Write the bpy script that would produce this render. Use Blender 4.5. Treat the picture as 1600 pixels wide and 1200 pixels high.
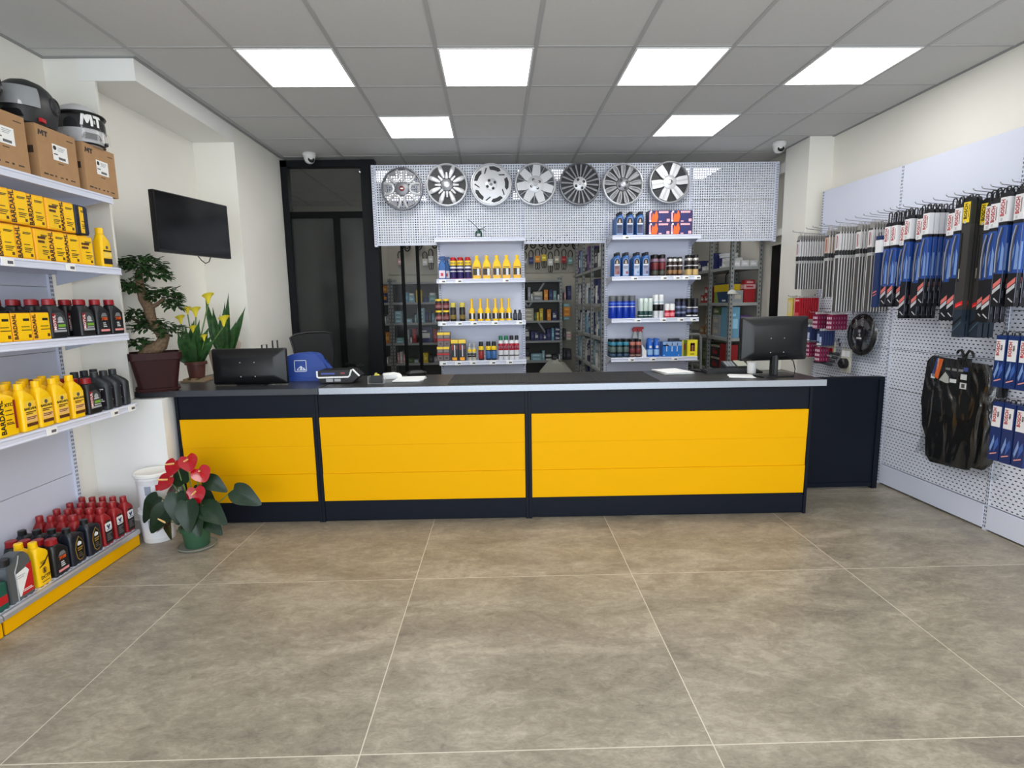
import bpy, bmesh, math, random
from mathutils import Vector, Matrix
random.seed(7)
PI = math.pi
scene = bpy.context.scene
COL = scene.collection
for o in list(bpy.data.objects): bpy.data.objects.remove(o)

# ------------------------------------------------------------------ camera
f_px, pitch, yaw, roll = 858.0, .1443, .0311, -.0168
fw = Vector((math.sin(yaw)*math.cos(pitch), math.cos(yaw)*math.cos(pitch), -math.sin(pitch)))
rt = Vector((math.cos(yaw), -math.sin(yaw), 0)); up = rt.cross(fw)
r_ = rt*math.cos(roll)+up*math.sin(roll); u_ = -rt*math.sin(roll)+up*math.cos(roll)
cd = bpy.data.cameras.new('camera'); cam = bpy.data.objects.new('camera', cd); COL.objects.link(cam)
cd.sensor_width = 36; cd.sensor_fit = 'HORIZONTAL'; cd.lens = f_px/1600*36; cd.clip_start = .05
cam.matrix_world = Matrix(((r_.x, u_.x, -fw.x, 0), (r_.y, u_.y, -fw.y, 0), (r_.z, u_.z, -fw.z, 1.5), (0, 0, 0, 1)))
scene.camera = cam
scene.view_settings.view_transform = 'Standard'; scene.view_settings.look = 'None'
scene.view_settings.exposure = 0.0; scene.view_settings.gamma = 1
scene.view_settings.use_curve_mapping = False

# ------------------------------------------------------------------ daylight
CEIL = 3.024
LAMP_W = 10.3
w = bpy.data.worlds.new('world'); scene.world = w; w.use_nodes = True
w.node_tree.nodes['Background'].inputs[0].default_value = (.78, .88, 1, 1)
w.node_tree.nodes['Background'].inputs[1].default_value = .8
ld = bpy.data.lights.new('shop_window_daylight', 'AREA'); ld.shape = 'RECTANGLE'; ld.size = 5.4; ld.size_y = 2.3
ld.energy = 190; ld.color = (.84, .92, 1)
lo = bpy.data.objects.new('shop_window_daylight', ld); COL.objects.link(lo)
lo.location = (.3, -2.0, 1.45); lo.rotation_euler = (PI/2, 0, 0)      # in the open shop front behind the camera, shining in

# ------------------------------------------------------------------ materials
_m = {}
def lin(c):
    c = c/255
    return c/12.92 if c <= .04045 else ((c+.055)/1.055)**2.4
def mat(rgb, rough=.5, metal=0, spec=.5, noise=0, nscale=30, coat=0):
    key = (rgb, rough, metal, spec, noise, nscale, coat)
    if key in _m: return _m[key]
    m = bpy.data.materials.new('mat_%d_%d_%d' % rgb); m.use_nodes = True
    nt = m.node_tree; b = nt.nodes['Principled BSDF']
    c = [lin(v) for v in rgb]
    b.inputs['Base Color'].default_value = (*c, 1)
    b.inputs['Roughness'].default_value = rough; b.inputs['Metallic'].default_value = metal
    b.inputs['Specular IOR Level'].default_value = spec
    b.inputs['Coat Weight'].default_value = coat
    if noise:
        tc = nt.nodes.new('ShaderNodeTexCoord'); n = nt.nodes.new('ShaderNodeTexNoise'); n.inputs['Scale'].default_value = nscale
        n.inputs['Detail'].default_value = 4
        r = nt.nodes.new('ShaderNodeValToRGB')
        r.color_ramp.elements[0].position = .3; r.color_ramp.elements[1].position = .7
        r.color_ramp.elements[0].color = (*[v*(1-noise) for v in c], 1); r.color_ramp.elements[1].color = (*[min(1, v*(1+noise)) for v in c], 1)
        nt.links.new(tc.outputs['Object'], n.inputs['Vector']); nt.links.new(n.outputs['Fac'], r.inputs['Fac']); nt.links.new(r.outputs['Color'], b.inputs['Base Color'])
    _m[key] = m
    return m
def glass_mat(name, tint, alpha, rough=.03, wrinkle=0):
    m = bpy.data.materials.new(name); m.use_nodes = True; nt = m.node_tree
    b = nt.nodes['Principled BSDF']; b.inputs['Base Color'].default_value = (*tint, 1); b.inputs['Roughness'].default_value = rough
    t = nt.nodes.new('ShaderNodeBsdfTransparent'); mx = nt.nodes.new('ShaderNodeMixShader')
    out = nt.nodes['Material Output']
    nt.links.new(t.outputs[0], mx.inputs[1]); nt.links.new(b.outputs[0], mx.inputs[2]); nt.links.new(mx.outputs[0], out.inputs[0])
    mx.inputs[0].default_value = alpha
    if wrinkle:
        tc = nt.nodes.new('ShaderNodeTexCoord'); n = nt.nodes.new('ShaderNodeTexNoise'); n.inputs['Scale'].default_value = 14; n.inputs['Distortion'].default_value = 1.5
        bp = nt.nodes.new('ShaderNodeBump'); bp.inputs['Strength'].default_value = wrinkle; bp.inputs['Distance'].default_value = .05
        nt.links.new(tc.outputs['Object'], n.inputs['Vector']); nt.links.new(n.outputs['Fac'], bp.inputs['Height']); nt.links.new(bp.outputs[0], b.inputs['Normal'])
    return m
def film_mat(name):
    m = bpy.data.materials.new(name); m.use_nodes = True; nt = m.node_tree; nt.nodes.remove(nt.nodes['Principled BSDF'])
    t = nt.nodes.new('ShaderNodeBsdfTransparent'); t.inputs[0].default_value = (.93, .94, .95, 1); gl = nt.nodes.new('ShaderNodeBsdfGlossy'); gl.inputs['Roughness'].default_value = .2
    mx = nt.nodes.new('ShaderNodeMixShader'); mx.inputs[0].default_value = .085
    tc = nt.nodes.new('ShaderNodeTexCoord'); mp = nt.nodes.new('ShaderNodeMapping'); mp.inputs['Scale'].default_value = (1.6, 1, .55)
    n = nt.nodes.new('ShaderNodeTexNoise'); n.inputs['Scale'].default_value = 6; n.inputs['Detail'].default_value = 1; n.inputs['Distortion'].default_value = 1.2
    bp = nt.nodes.new('ShaderNodeBump'); bp.inputs['Strength'].default_value = 1; bp.inputs['Distance'].default_value = .07
    L = nt.links; L.new(tc.outputs['Object'], mp.inputs[0]); L.new(mp.outputs[0], n.inputs['Vector']); L.new(n.outputs['Fac'], bp.inputs['Height']); L.new(bp.outputs[0], gl.inputs['Normal'])
    L.new(t.outputs[0], mx.inputs[1]); L.new(gl.outputs[0], mx.inputs[2]); L.new(mx.outputs[0], nt.nodes['Material Output'].inputs[0])
    return m
def emit(name, rgb, s):
    m = bpy.data.materials.new(name); m.use_nodes = True; nt = m.node_tree; nt.nodes.remove(nt.nodes['Principled BSDF'])
    e = nt.nodes.new('ShaderNodeEmission'); e.inputs[0].default_value = (*rgb, 1); e.inputs[1].default_value = s
    nt.links.new(e.outputs[0], nt.nodes['Material Output'].inputs[0]); return m
def perforated(name, rgb, px=.0249, pz=.0249, hx=.22, hz=.22, stag=False):
    m = bpy.data.materials.new(name); m.use_nodes = True; nt = m.node_tree; N = nt.nodes; L = nt.links
    b = N['Principled BSDF']; b.inputs['Base Color'].default_value = (*[lin(v) for v in rgb], 1); b.inputs['Roughness'].default_value = .45
    tc = N.new('ShaderNodeTexCoord'); sp = N.new('ShaderNodeSeparateXYZ'); L.new(tc.outputs['Object'], sp.inputs[0])
    def mth(op, a, v=None, b2=None):
        n = N.new('ShaderNodeMath'); n.operation = op
        L.new(a, n.inputs[0])
        if b2 is not None: L.new(b2, n.inputs[1])
        elif v is not None: n.inputs[1].default_value = v
        return n.outputs[0]
    zz = mth('DIVIDE', sp.outputs[2], pz)
    xx = mth('DIVIDE', sp.outputs[0], px)
    if stag:
        row = mth('MODULO', mth('FLOOR', mth('ADD', zz, 1000)), 2); xx = mth('ADD', xx, b2=mth('MULTIPLY', row, .5))
    fx = mth('ABSOLUTE', mth('SUBTRACT', mth('FRACT', mth('ADD', xx, 1000)), .5)); fz = mth('ABSOLUTE', mth('SUBTRACT', mth('FRACT', mth('ADD', zz, 1000)), .5))
    hole = mth('MULTIPLY', mth('LESS_THAN', fx, hx), b2=mth('LESS_THAN', fz, hz))
    t = N.new('ShaderNodeBsdfTransparent'); mx = N.new('ShaderNodeMixShader')
    L.new(hole, mx.inputs[0]); L.new(b.outputs[0], mx.inputs[1]); L.new(t.outputs[0], mx.inputs[2]); L.new(mx.outputs[0], N['Material Output'].inputs[0])
    return m

# ------------------------------------------------------------------ mesh builder
def rrect(a, b, r, k=3):
    r = min(r, a*.999, b*.999); P = []
    for q, (sx, sy) in enumerate(((1, 1), (-1, 1), (-1, -1), (1, -1))):
        for i in range(k+1):
            t = (q+i/k)*PI/2
            P.append((sx*(a-r)+r*math.cos(t), sy*(b-r)+r*math.sin(t)))
    return P
class MB:
    def __init__(s): s.bm = bmesh.new(); s.mats = []; s.M = Matrix()
    def mi(s, m):
        if m not in s.mats: s.mats.append(m)
        return s.mats.index(m)
    def v(s, p): return s.bm.verts.new(s.M @ Vector(p))
    def f(s, vs, i):
        try:
            fc = s.bm.faces.new(vs); fc.material_index = i; return fc
        except ValueError: return None
    def hexa(s, P, m):
        i = s.mi(m); V = [s.v(p) for p in P]
        for q in ((3, 2, 1, 0), (4, 5, 6, 7), (0, 1, 5, 4), (1, 2, 6, 5), (2, 3, 7, 6), (3, 0, 4, 7)): s.f([V[k] for k in q], i)
        return s
    def box(s, x0, x1, y0, y1, z0, z1, m):
        return s.hexa(((x0, y0, z0), (x1, y0, z0), (x1, y1, z0), (x0, y1, z0), (x0, y0, z1), (x1, y0, z1), (x1, y1, z1), (x0, y1, z1)), m)
    def rings(s, R, m, caps=True, closed=True):
        i = s.mi(m); V = [[s.v(p) for p in r] for r in R]; n = len(R[0])
        for a, b in zip(V, V[1:]):
            for k in range(n if closed else n-1): s.f((a[k], a[(k+1) % n], b[(k+1) % n], b[k]), i)
        if caps: s.f(V[0][::-1], i); s.f(V[-1], i)
        return s
    def loft(s, secs, m, k=3):       # (z, a, b, r, cx, cy): rounded rectangles stacked in z
        return s.rings([[(x+c[4], y+c[5], c[0]) for x, y in rrect(c[1], c[2], c[3], k)] for c in [tuple(t)+(0,)*(6-len(t)) for t in secs]], m)
    def lathe(s, prof, m, c=(0, 0, 0), n=24, ax='z', caps=True):
        R = []
        for r, z in prof:
            ring = []
            for k in range(n):
                t = 2*PI*k/n; a, b = r*math.cos(t), r*math.sin(t)
                ring.append((c[0]+a, c[1]+b, c[2]+z) if ax == 'z' else ((c[0]+a, c[1]-z, c[2]+b) if ax == 'y' else (c[0]+z, c[1]+a, c[2]+b)))
            R.append(ring)
        return s.rings(R, m, caps)
    def tube(s, pts, r, m, n=8, closed=False):
        P = [Vector(p) for p in pts]; R = []; N = len(P); ref = None
        rr = r if isinstance(r, (list, tuple)) else [r]*N
        for i, p in enumerate(P):
            if closed: d = P[(i+1) % N]-P[i-1]
            else: d = P[min(i+1, N-1)]-P[max(i-1, 0)]
            d.normalize()
            if ref is None: ref = Vector((0, 0, 1)) if abs(d.z) < .9 else Vector((1, 0, 0))
            a = d.cross(ref).normalized(); b = a.cross(d).normalized(); ref = b
            R.append([p+rr[i]*(a*math.cos(2*PI*k/n)+b*math.sin(2*PI*k/n)) for k in range(n)])
        if closed: R.append(R[0])
        i = s.mi(m)
        if closed:
            V = [[s.v(p) for p in r] for r in R[:-1]]; V.append(V[0])
            for a, b in zip(V, V[1:]):
                for k in range(n): s.f((a[k], a[(k+1) % n], b[(k+1) % n], b[k]), i)
            return s
        return s.rings(R, m)
    def prism(s, poly, d0, d1, m, pl='xz'):     # polygon extruded along the third axis
        g = {'xz': lambda a, b, d: (a, d, b), 'xy': lambda a, b, d: (a, b, d), 'yz': lambda a, b, d: (d, a, b)}[pl]
        i = s.mi(m); A = [s.v(g(a, b, d0)) for a, b in poly]; B = [s.v(g(a, b, d1)) for a, b in poly]; n = len(poly)
        s.f(A, i); s.f(B[::-1], i)
        for k in range(n): s.f((A[k], A[(k+1) % n], B[(k+1) % n], B[k]), i)
        return s
    def fan(s, pts, m):
        i = s.mi(m); return s.f([s.v(p) for p in pts], i)
    def ball(s, c, rx, ry, rz, m, u=16, vv=10, z0=-1, z1=1):
        prof = []
        for k in range(vv+1):
            z = z0+(z1-z0)*k/vv; t = math.asin(max(-1, min(1, z))); prof.append((max(math.cos(t), .001), z))
        R = [[(c[0]+rx*r*math.cos(2*PI*k/u), c[1]+ry*r*math.sin(2*PI*k/u), c[2]+rz*z) for k in range(u)] for r, z in prof]
        return s.rings(R, m)
    def mesh(s, name, smooth=35, bevel=0):
        if bevel:
            bmesh.ops.bevel(s.bm, geom=list(s.bm.edges), offset=bevel, segments=2, affect='EDGES', clamp_overlap=True)
        bmesh.ops.recalc_face_normals(s.bm, faces=s.bm.faces)
        me = bpy.data.meshes.new(name); s.bm.to_mesh(me); s.bm.free()
        for m in s.mats: me.materials.append(m)
        if smooth:
            me.polygons.foreach_set('use_smooth', [True]*len(me.polygons)); me.set_sharp_from_angle(angle=math.radians(smooth))
        return me
    def build(s, name, parent=None, loc=(0, 0, 0), rot=(0, 0, 0), smooth=35, bevel=0):
        return link(s.mesh(name, smooth, bevel), name, parent, loc, rot)
def link(me, name, parent=None, loc=(0, 0, 0), rot=(0, 0, 0)):
    o = bpy.data.objects.new(name, me); COL.objects.link(o); o.parent = parent; o.location = loc; o.rotation_euler = rot; return o
def tag(o, label, cat, group=None, kind=None):
    if label: o['label'] = label
    if cat: o['category'] = cat
    if group: o['group'] = group
    if kind: o['kind'] = kind
    return o
def thing(name, label, cat, loc=(0, 0, 0), rz=0, group=None):
    o = bpy.data.objects.new(name, None); COL.objects.link(o); o.location = loc; o.rotation_euler = (0, 0, rz); o.empty_display_size = .05
    return tag(o, label, cat, group)
def struct(mb, name, loc=(0, 0, 0), rot=(0, 0, 0), parent=None, smooth=35, bevel=0):
    o = mb.build(name, parent, loc, rot, smooth, bevel)
    if parent is None: o['kind'] = 'structure'
    return o
class Recipe:                 # parts of one kind of thing; every placing is a thing of its own that shares the part meshes
    def __init__(s): s.P = []
    def part(s, name, mb, parent=None, loc=(0, 0, 0), rot=(0, 0, 0), smooth=35, bevel=0, label=None):
        me = mb.mesh(name, smooth, bevel) if isinstance(mb, MB) else mb
        s.P.append((name, me, parent, loc, rot, label)); return len(s.P)-1
    def place(s, name, label, cat, loc, rz=0, group=None):
        if len(s.P) == 1:
            o = link(s.P[0][1], name, None, loc, (0, 0, rz)); return tag(o, label, cat, group)
        r = thing(name, label, cat, loc, rz, group); O = []
        for (n, me, p, l, ro, lb) in s.P:
            o = link(me, n, r if p is None else O[p], l, ro)
            if lb: o['label'] = lb
            O.append(o)
        return r
_t = {}
def text(st, size, m, ext=.0006, sx=1, bold=.022):
    key = (st, size, m.name, sx)
    if key in _t: return _t[key]
    c = bpy.data.curves.new('lettering', 'FONT'); c.body = st; c.size = size; c.extrude = ext; c.resolution_u = 2; c.offset = size*bold
    c.align_x = 'CENTER'; c.align_y = 'CENTER'
    o = bpy.data.objects.new('lettering', c); COL.objects.link(o)
    dg = bpy.context.evaluated_depsgraph_get(); me = bpy.data.meshes.new_from_object(o.evaluated_get(dg))
    bpy.data.objects.remove(o); bpy.data.curves.remove(c)
    if sx != 1: me.transform(Matrix.Diagonal((sx, 1, 1, 1)))
    me.materials.clear(); me.materials.append(m); me.name = 'lettering'; _t[key] = me
    return me
FRONT = (PI/2, 0, 0)                 # text lying in the xz plane, read from -y
UPWARD = (PI/2, -PI/2, 0)            # the same, turned to read from bottom to top
ORD = ['first', 'second', 'third', 'fourth', 'fifth', 'sixth', 'seventh', 'eighth', 'ninth', 'tenth', 'eleventh', 'twelfth', 'thirteenth', 'fourteenth', 'fifteenth', 'sixteenth', 'seventeenth', 'eighteenth', 'nineteenth', 'twentieth', 'twenty-first', 'twenty-second', 'twenty-third', 'twenty-fourth', 'twenty-fifth', 'twenty-sixth', 'twenty-seventh', 'twenty-eighth']
def nth(i, n, a='left', z='right'):
    if n == 1: return 'only one'
    if i == 0: return a+'most'
    if i == n-1: return z+'most'
    return ORD[i]+' from '+a
NUM = ['no', 'one', 'two', 'three', 'four', 'five', 'six', 'seven', 'eight', 'nine', 'ten', 'eleven', 'twelve']

WALL = mat((241, 238, 229), .85, noise=.015, nscale=3)
WALLW = mat((240, 239, 235), .85, noise=.015, nscale=3)
STEEL = mat((214, 218, 234), .42, 0, .5)
STEELD = mat((196, 199, 212), .42, 0, .5)
SILVER = mat((196, 198, 204), .3, .6)
NAVY = mat((19, 24, 34), .45, 0, .16, .06, 60)
YEL = mat((236, 173, 0), .5, 0, .1)
BLACK = mat((16, 16, 18), .4)
BLK2 = mat((30, 31, 34), .45)
DARK = mat((40, 42, 46), .4)
WHITE = mat((238, 238, 236), .45)
GREYL = mat((170, 172, 176), .4)
RED = mat((190, 24, 30), .4)
CHROME = mat((200, 202, 206), .2, .95)
# ================================================================== room shell
CX, CY = -1.5126, 3.535            # origin of the 0.6 m ceiling grid
def floor_mat():
    m = bpy.data.materials.new('floor_tiles'); m.use_nodes = True; nt = m.node_tree; N = nt.nodes; L = nt.links; b = N['Principled BSDF']
    tc = N.new('ShaderNodeTexCoord'); sp = N.new('ShaderNodeSeparateXYZ'); L.new(tc.outputs['Object'], sp.inputs[0])
    def mth(op, a, v):
        n = N.new('ShaderNodeMath'); n.operation = op
        for i, q in enumerate((a, v)):
            if isinstance(q, (int, float)): n.inputs[i].default_value = q
            else: L.new(q, n.inputs[i])
        return n.outputs[0]
    S = 1.2019
    g = []; ids = []
    for k in (0, 1):
        u = mth('ADD', mth('DIVIDE', sp.outputs[k], S), 100.0)
        g.append(mth('LESS_THAN', mth('ABSOLUTE', mth('SUBTRACT', mth('FRACT', mth('ADD', u, .5), 0), .5), 0), .0017)); ids.append(mth('FLOOR', u, 0))
    grout = mth('MAXIMUM', g[0], g[1])
    # each tile shifts the cloud pattern so the joints read as separate slabs
    cb = N.new('ShaderNodeCombineXYZ'); L.new(mth('MULTIPLY', ids[0], 3.7), cb.inputs[0]); L.new(mth('MULTIPLY', ids[1], 5.3), cb.inputs[1]); L.new(mth('MULTIPLY', ids[0], 1.3), cb.inputs[2])
    va = N.new('ShaderNodeVectorMath'); va.operation = 'ADD'; L.new(tc.outputs['Object'], va.inputs[0]); L.new(cb.outputs[0], va.inputs[1])
    mp = N.new('ShaderNodeMapping'); mp.inputs['Scale'].default_value = (1, 1.9, 1); L.new(va.outputs[0], mp.inputs[0])
    def noise(sc, det, rough, dist=0):
        n = N.new('ShaderNodeTexNoise'); n.inputs['Scale'].default_value = sc; n.inputs['Detail'].default_value = det; n.inputs['Roughness'].default_value = rough; n.inputs['Distortion'].default_value = dist
        L.new(mp.outputs[0], n.inputs['Vector']); return n.outputs['Fac']
    a = noise(2.2, 8, .68, .6); c = noise(14, 8, .75, .8); d = noise(60, 4, .7)
    s1 = mth('MULTIPLY', a, .46); s2 = mth('MULTIPLY', c, .38); s3 = mth('MULTIPLY', d, .16)
    tot = mth('ADD', mth('ADD', s1, s2), s3)
    r = N.new('ShaderNodeValToRGB'); L.new(tot, r.inputs[0]); e = r.color_ramp.elements
    def C(*q): return (*[lin(v) for v in q], 1)
    e[0].position = .36; e[0].color = C(107, 99, 88); e[1].position = .64; e[1].color = C(182, 172, 155)
    k = r.color_ramp.elements.new(.5); k.color = C(146, 137, 121)
    mx = N.new('ShaderNodeMix'); mx.data_type = 'RGBA'; L.new(grout, mx.inputs[0]); L.new(r.outputs[0], mx.inputs[6]); mx.inputs[7].default_value = C(205, 197, 180)
    L.new(mx.outputs[2], b.inputs['Base Color'])
    L.new(mth('ADD', mth('MULTIPLY', c, .22), .27), b.inputs['Roughness'])
    bp = N.new('ShaderNodeBump'); bp.inputs['Strength'].default_value = .12; bp.inputs['Distance'].default_value = .004; L.new(tot, bp.inputs['Height']); L.new(bp.outputs[0], b.inputs['Normal'])
    return m
def ceiling_mat():
    m = mat((206, 206, 205), .9, 0, .2, .05, 260).copy(); m.name = 'ceiling_tiles'; return m

struct(MB().box(-6, 8, -6, 9, -.12, 0, floor_mat()), 'floor', (-1.665, 2.897, 0), (0, 0, -.0169))
struct(MB().box(-5.2, 5.2, -2.05, 9.4, CEIL, CEIL+.1, ceiling_mat()), 'ceiling', (0, 0, 0))
g = MB(); GB = mat((178, 178, 178), .5)
for i in range(-4, 10):
    x = CX+.6*i; g.box(x-.012, x+.012, -2.0, 8.74, CEIL-.004, CEIL+.001, GB)
for j in range(-9, 9):
    y = CY+.6*j; g.box(-4.4, 3.3, y-.0095, y+.0095, CEIL-.003, CEIL+.001, GB)
struct(g, 'trim_1')
AN = mat((150, 150, 150), .6)
struct(MB().box(-2.158, -2.136, 3.665, 5.95, CEIL-.006, CEIL, AN).box(-2.70, -2.136, 3.643, 3.665, CEIL-.006, CEIL, AN).box(-2.70, -2.678, -2.0, 3.643, CEIL-.006, CEIL, AN).box(3.238, 3.26, -2.0, 5.372, CEIL-.006, CEIL, AN).box(3.002, 3.024, 5.372, 5.8, CEIL-.006, CEIL, AN), 'trim_5')

# left side: front wall, pier step, niche with beam over it, pier, office behind
struct(MB().box(-2.85, -2.70, -2.0, 3.67, 0, CEIL, WALL), 'wall_left')
struct(MB().box(-2.85, -2.50, 3.69, 5.4, .918, CEIL, WALL), 'wall_left_niche')
struct(MB().box(-2.85, -2.405, 3.67, 3.689, .918, CEIL, WALL), 'wall_left_pier_front')
struct(MB().box(-2.499, -2.158, 3.665, 4.949, 2.89, CEIL, WALLW), 'trim_2')
struct(MB().box(-2.6, -2.158, 4.95, 6.0, 0, CEIL, WALL), 'wall_left_pier')
struct(MB().box(-2.70, -2.215, 3.67, 4.95, 0, .915, WALLW), 'wall_left_sill')
struct(MB().box(-2.70, -2.215, 3.655, 3.67, 0, .085, mat((205, 203, 198), .6)), 'baseboard_left')
struct(MB().box(-4.5, -2.158, 5.99, 6.1, 0, CEIL, WALL), 'wall_office_front')
struct(MB().box(-4.5, -4.4, 6.1, 8.75, 0, CEIL, WALL), 'wall_office_left')
struct(MB().box(-4.5, 3.4, 8.75, 8.9, 0, CEIL, mat((190, 186, 172), .85)), 'wall_back')
# right side: wall, column, storeroom wall with a door
struct(MB().box(3.26, 3.4, -2.0, 8.9, 0, CEIL, WALL), 'wall_right')
struct(MB().box(3.024, 3.26, 5.372, 5.80, 0, CEIL, WALL), 'wall_right_column')
BR = mat((212, 208, 198), .8)
struct(MB().box(3.10, 3.26, 6.24, 8.75, 0, CEIL, BR).box(3.10, 3.26, 5.80, 6.24, 2.16, CEIL, BR), 'wall_storeroom_right')
d = struct(MB().box(3.09, 3.26, 6.17, 6.24, 0, 2.16, mat((205, 200, 188), .5)).box(3.09, 3.26, 5.80, 6.17, 2.09, 2.16, mat((205, 200, 188), .5)), 'door_1')
MB().box(3.115, 3.13, 5.80, 6.169, 0, 2.089, mat((12, 13, 12), .5, 0, .1)).build('dark_opening_sheet', d)  # near-black sheet filling the open doorway, its darkness put into the colour
# transom box over the door
struct(MB().box(3.03, 3.10, 5.82, 6.5, 2.17, 2.24, mat((222, 220, 214), .6)).box(3.03, 3.10, 5.82, 6.5, 2.80, 2.9, mat((222, 220, 214), .6)), 'trim_3')

# ------------------------------------------------------------------ office glazing, dark frame
FR = mat((24, 26, 29), .5, 0, .12); POST = mat((11, 12, 12), .5, 0, .08)
SMOKE = glass_mat('smoked_glass', (.026, .029, .028), .95, .15)
CLEAR = glass_mat('clear_glass', (.05, .055, .055), .16, .04)
fr = MB()
fr.box(-2.155, -2.09, 5.96, 6.06, 0, 2.995, FR).box(-1.34, -1.195, 5.95, 6.06, 0, 2.995, FR).box(-2.155, -1.25, 5.96, 6.06, 2.93, 2.995, FR)
fr.box(-2.09, -1.34, 5.97, 6.05, 2.425, 2.485, POST).box(-1.652, -1.592, 5.97, 6.05, 0, 2.425, POST).box(-2.09, -1.34, 5.97, 6.05, 0, .08, POST)
wn = struct(fr, 'window_1')
MB().box(-2.09, -1.652, 6.0, 6.012, .08, 2.425, SMOKE).build('pane', wn)
MB().box(-1.592, -1.34, 6.0, 6.012, .08, 2.425, SMOKE).build('pane', wn)
MB().box(-2.09, -1.34, 6.0, 6.012, 2.485, 2.93, CLEAR).build('pane', wn)
fr = MB()
for x in (-.975, -.812): fr.box(x-.016, x+.016, 6.10, 6.14, 0, 2.6, POST)
fr.box(-1.23, -.45, 6.10, 6.14, 2.56, 2.6, POST).box(-1.23, -.45, 6.10, 6.14, 0, .06, POST).box(-1.235, -1.2, 6.10, 6.14, 0, 2.6, POST)
wn = struct(fr, 'window_2')
for a, b in ((-1.2, -.991), (-.959, -.828), (-.796, -.45)): MB().box(a, b, 6.115, 6.122, .06, 2.56, glass_mat('store_glass', (.05, .055, .055), .08, .04)).build('pane', wn)

# ------------------------------------------------------------------ recessed light panels in the ceiling grid
LE = emit('lamp_diffuser', (1, .985, .955), LAMP_W); LE2 = emit('storeroom_lamp_diffuser', (1, .985, .955), 4.5)
lr = Recipe(); fm = mat((240, 240, 240), .4)
lr.part('frame', MB().box(-.29, .29, -.29, -.278, -.006, .004, fm).box(-.29, .29, .278, .29, -.006, .004, fm).box(-.29, -.278, -.278, .278, -.006, .004, fm).box(.278, .29, -.278, .278, -.006, .004, fm))
lr.part('diffuser', MB().box(-.278, .278, -.278, .278, -.004, .0, LE))
lr2 = Recipe(); lr2.P.append(lr.P[0]); lr2.part('diffuser', MB().box(-.278, .278, -.278, .278, -.004, .0, LE2))
for (i, j, lb) in ((0, 0, 'leftmost of the front row'), (2, 0, 'second from left in the front row'), (4, 0, 'third from left in the front row'), (6, 0, 'rightmost of the front row'),
                   (1, 2, 'left one of the back pair'), (5, 2, 'right one of the back pair')):
    lr.place('ceiling_light', 'glowing square ceiling panel, '+lb, 'ceiling light', (CX+.6*i+.3, CY+.6*j+.3, CEIL-.001), 0, 'ceiling light panels')
for (i, j, lb) in ((0, 5, 'over the glazed office corner'), (3, 5, 'over the middle of the storeroom'), (6, 5, 'behind the right end of the perforated panels'), (0, 7, 'over the far left of the storeroom'), (3, 7, 'over the far storage shelves')):
    lr2.place('ceiling_light', 'square ceiling panel glimpsed through the holes, '+lb, 'ceiling light', (CX+.6*i+.3, CY+.6*j+.3, CEIL-.001), 0, 'storeroom light panels')
for i in (0, 2, 4, 6):
    lr.place('ceiling_light', 'square light panel in the ceiling above the viewer, out of the picture', 'ceiling light', (CX+.6*i+.3, CY-2.1, CEIL-.001), 0, 'light panels over the entrance')

# security cameras
cr = Recipe()
cr.part('base', MB().lathe([(.062, 0), (.066, -.02), (.06, -.03), (.055, -.045)], mat((225, 225, 222), .4), n=28))
cr.part('dome', MB().ball((0, 0, -.052), .052, .052, .052, mat((225, 225, 222), .35), 24, 14))
cr.part('lens', MB().lathe([(.03, 0), (.03, .012), (.022, .014), (.012, .008)], BLACK, n=20, ax='y'), None, (.012, -.04, -.074), (-.5, 0, .2))
cr.place('security_camera', 'white dome camera on the ceiling above the dark glazed frame', 'camera', (-1.80, 5.80, CEIL-.004), .35)
cr.place('security_camera', 'white dome camera on the ceiling by the right column', 'camera', (2.82, 5.55, CEIL-.004), -.35)

# ------------------------------------------------------------------ counter
CA = -.0272
def CW(x, y, z=0): return (x*math.cos(CA)-y*math.sin(CA), 3.716+x*math.sin(CA)+y*math.cos(CA), z)
def unit(x0, x1, lab, ends):
    t = thing('counter_unit', lab, 'counter', CW((x0+x1)/2, 0), CA, 'counter units')
    w2 = (x1-x0)/2
    MB().box(-w2+.022, w2-.022, .012, .60, .0, .915, NAVY).build('carcass', t)
    MB().box(-w2+.022, w2-.022, -.004, .012, .756, .915, NAVY).build('top_rail', t)
    MB().box(-w2+.022, w2-.022, -.004, .012, .012, .15, NAVY).build('kick_board', t)
    for k in range(3):
        z0 = .153+k*.2; o = (.006, .004, .010)[k]
        MB().hexa(((-w2+.024, -o, z0), (w2-.024, -o, z0), (w2-.024, .012, z0), (-w2+.024, .012, z0), (-w2+.024, -o-.004, z0+.199), (w2-.024, -o-.004, z0+.199), (w2-.024, .012, z0+.199), (-w2+.024, .012, z0+.199)), YEL).build('yellow_board', t)
    for sx in (-1, 1):
        MB().box(sx*w2-.021 if sx > 0 else -w2+.001, w2-.001 if sx > 0 else -w2+.021, -.012, .60, 0, .915, NAVY).build('upright', t)
    return t
unit(-2.19, -1.235, 'navy counter unit with yellow boards behind the red anthurium, leftmost of three', 0)
unit(-1.235, .222, 'navy counter unit with yellow boards, middle of three', 0)
unit(.222, 2.178, 'widest navy counter unit with yellow boards, rightmost of three', 0)
WT = mat((52, 54, 58), .32, 0, .5, .08, 40)
t = thing('worktop', 'dark grey worktop running into the wall niche under the potted plants', 'worktop', CW(-1.9, 0), CA, None)
MB().box(-.54, .70, -.03, .62, .9155, .957, WT).build('counter_slab', t)
MB().prism([(-.50, -.05), (-.20, -.03), (-.24, 1.2), (-.52, 1.2)], .9155, .9565, WT, 'xy').build('niche_slab', t)
MB().box(-.32, .70, -.034, -.03, .917, .956, mat((62, 66, 72), .35)).build('edge_strip', t)
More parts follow.
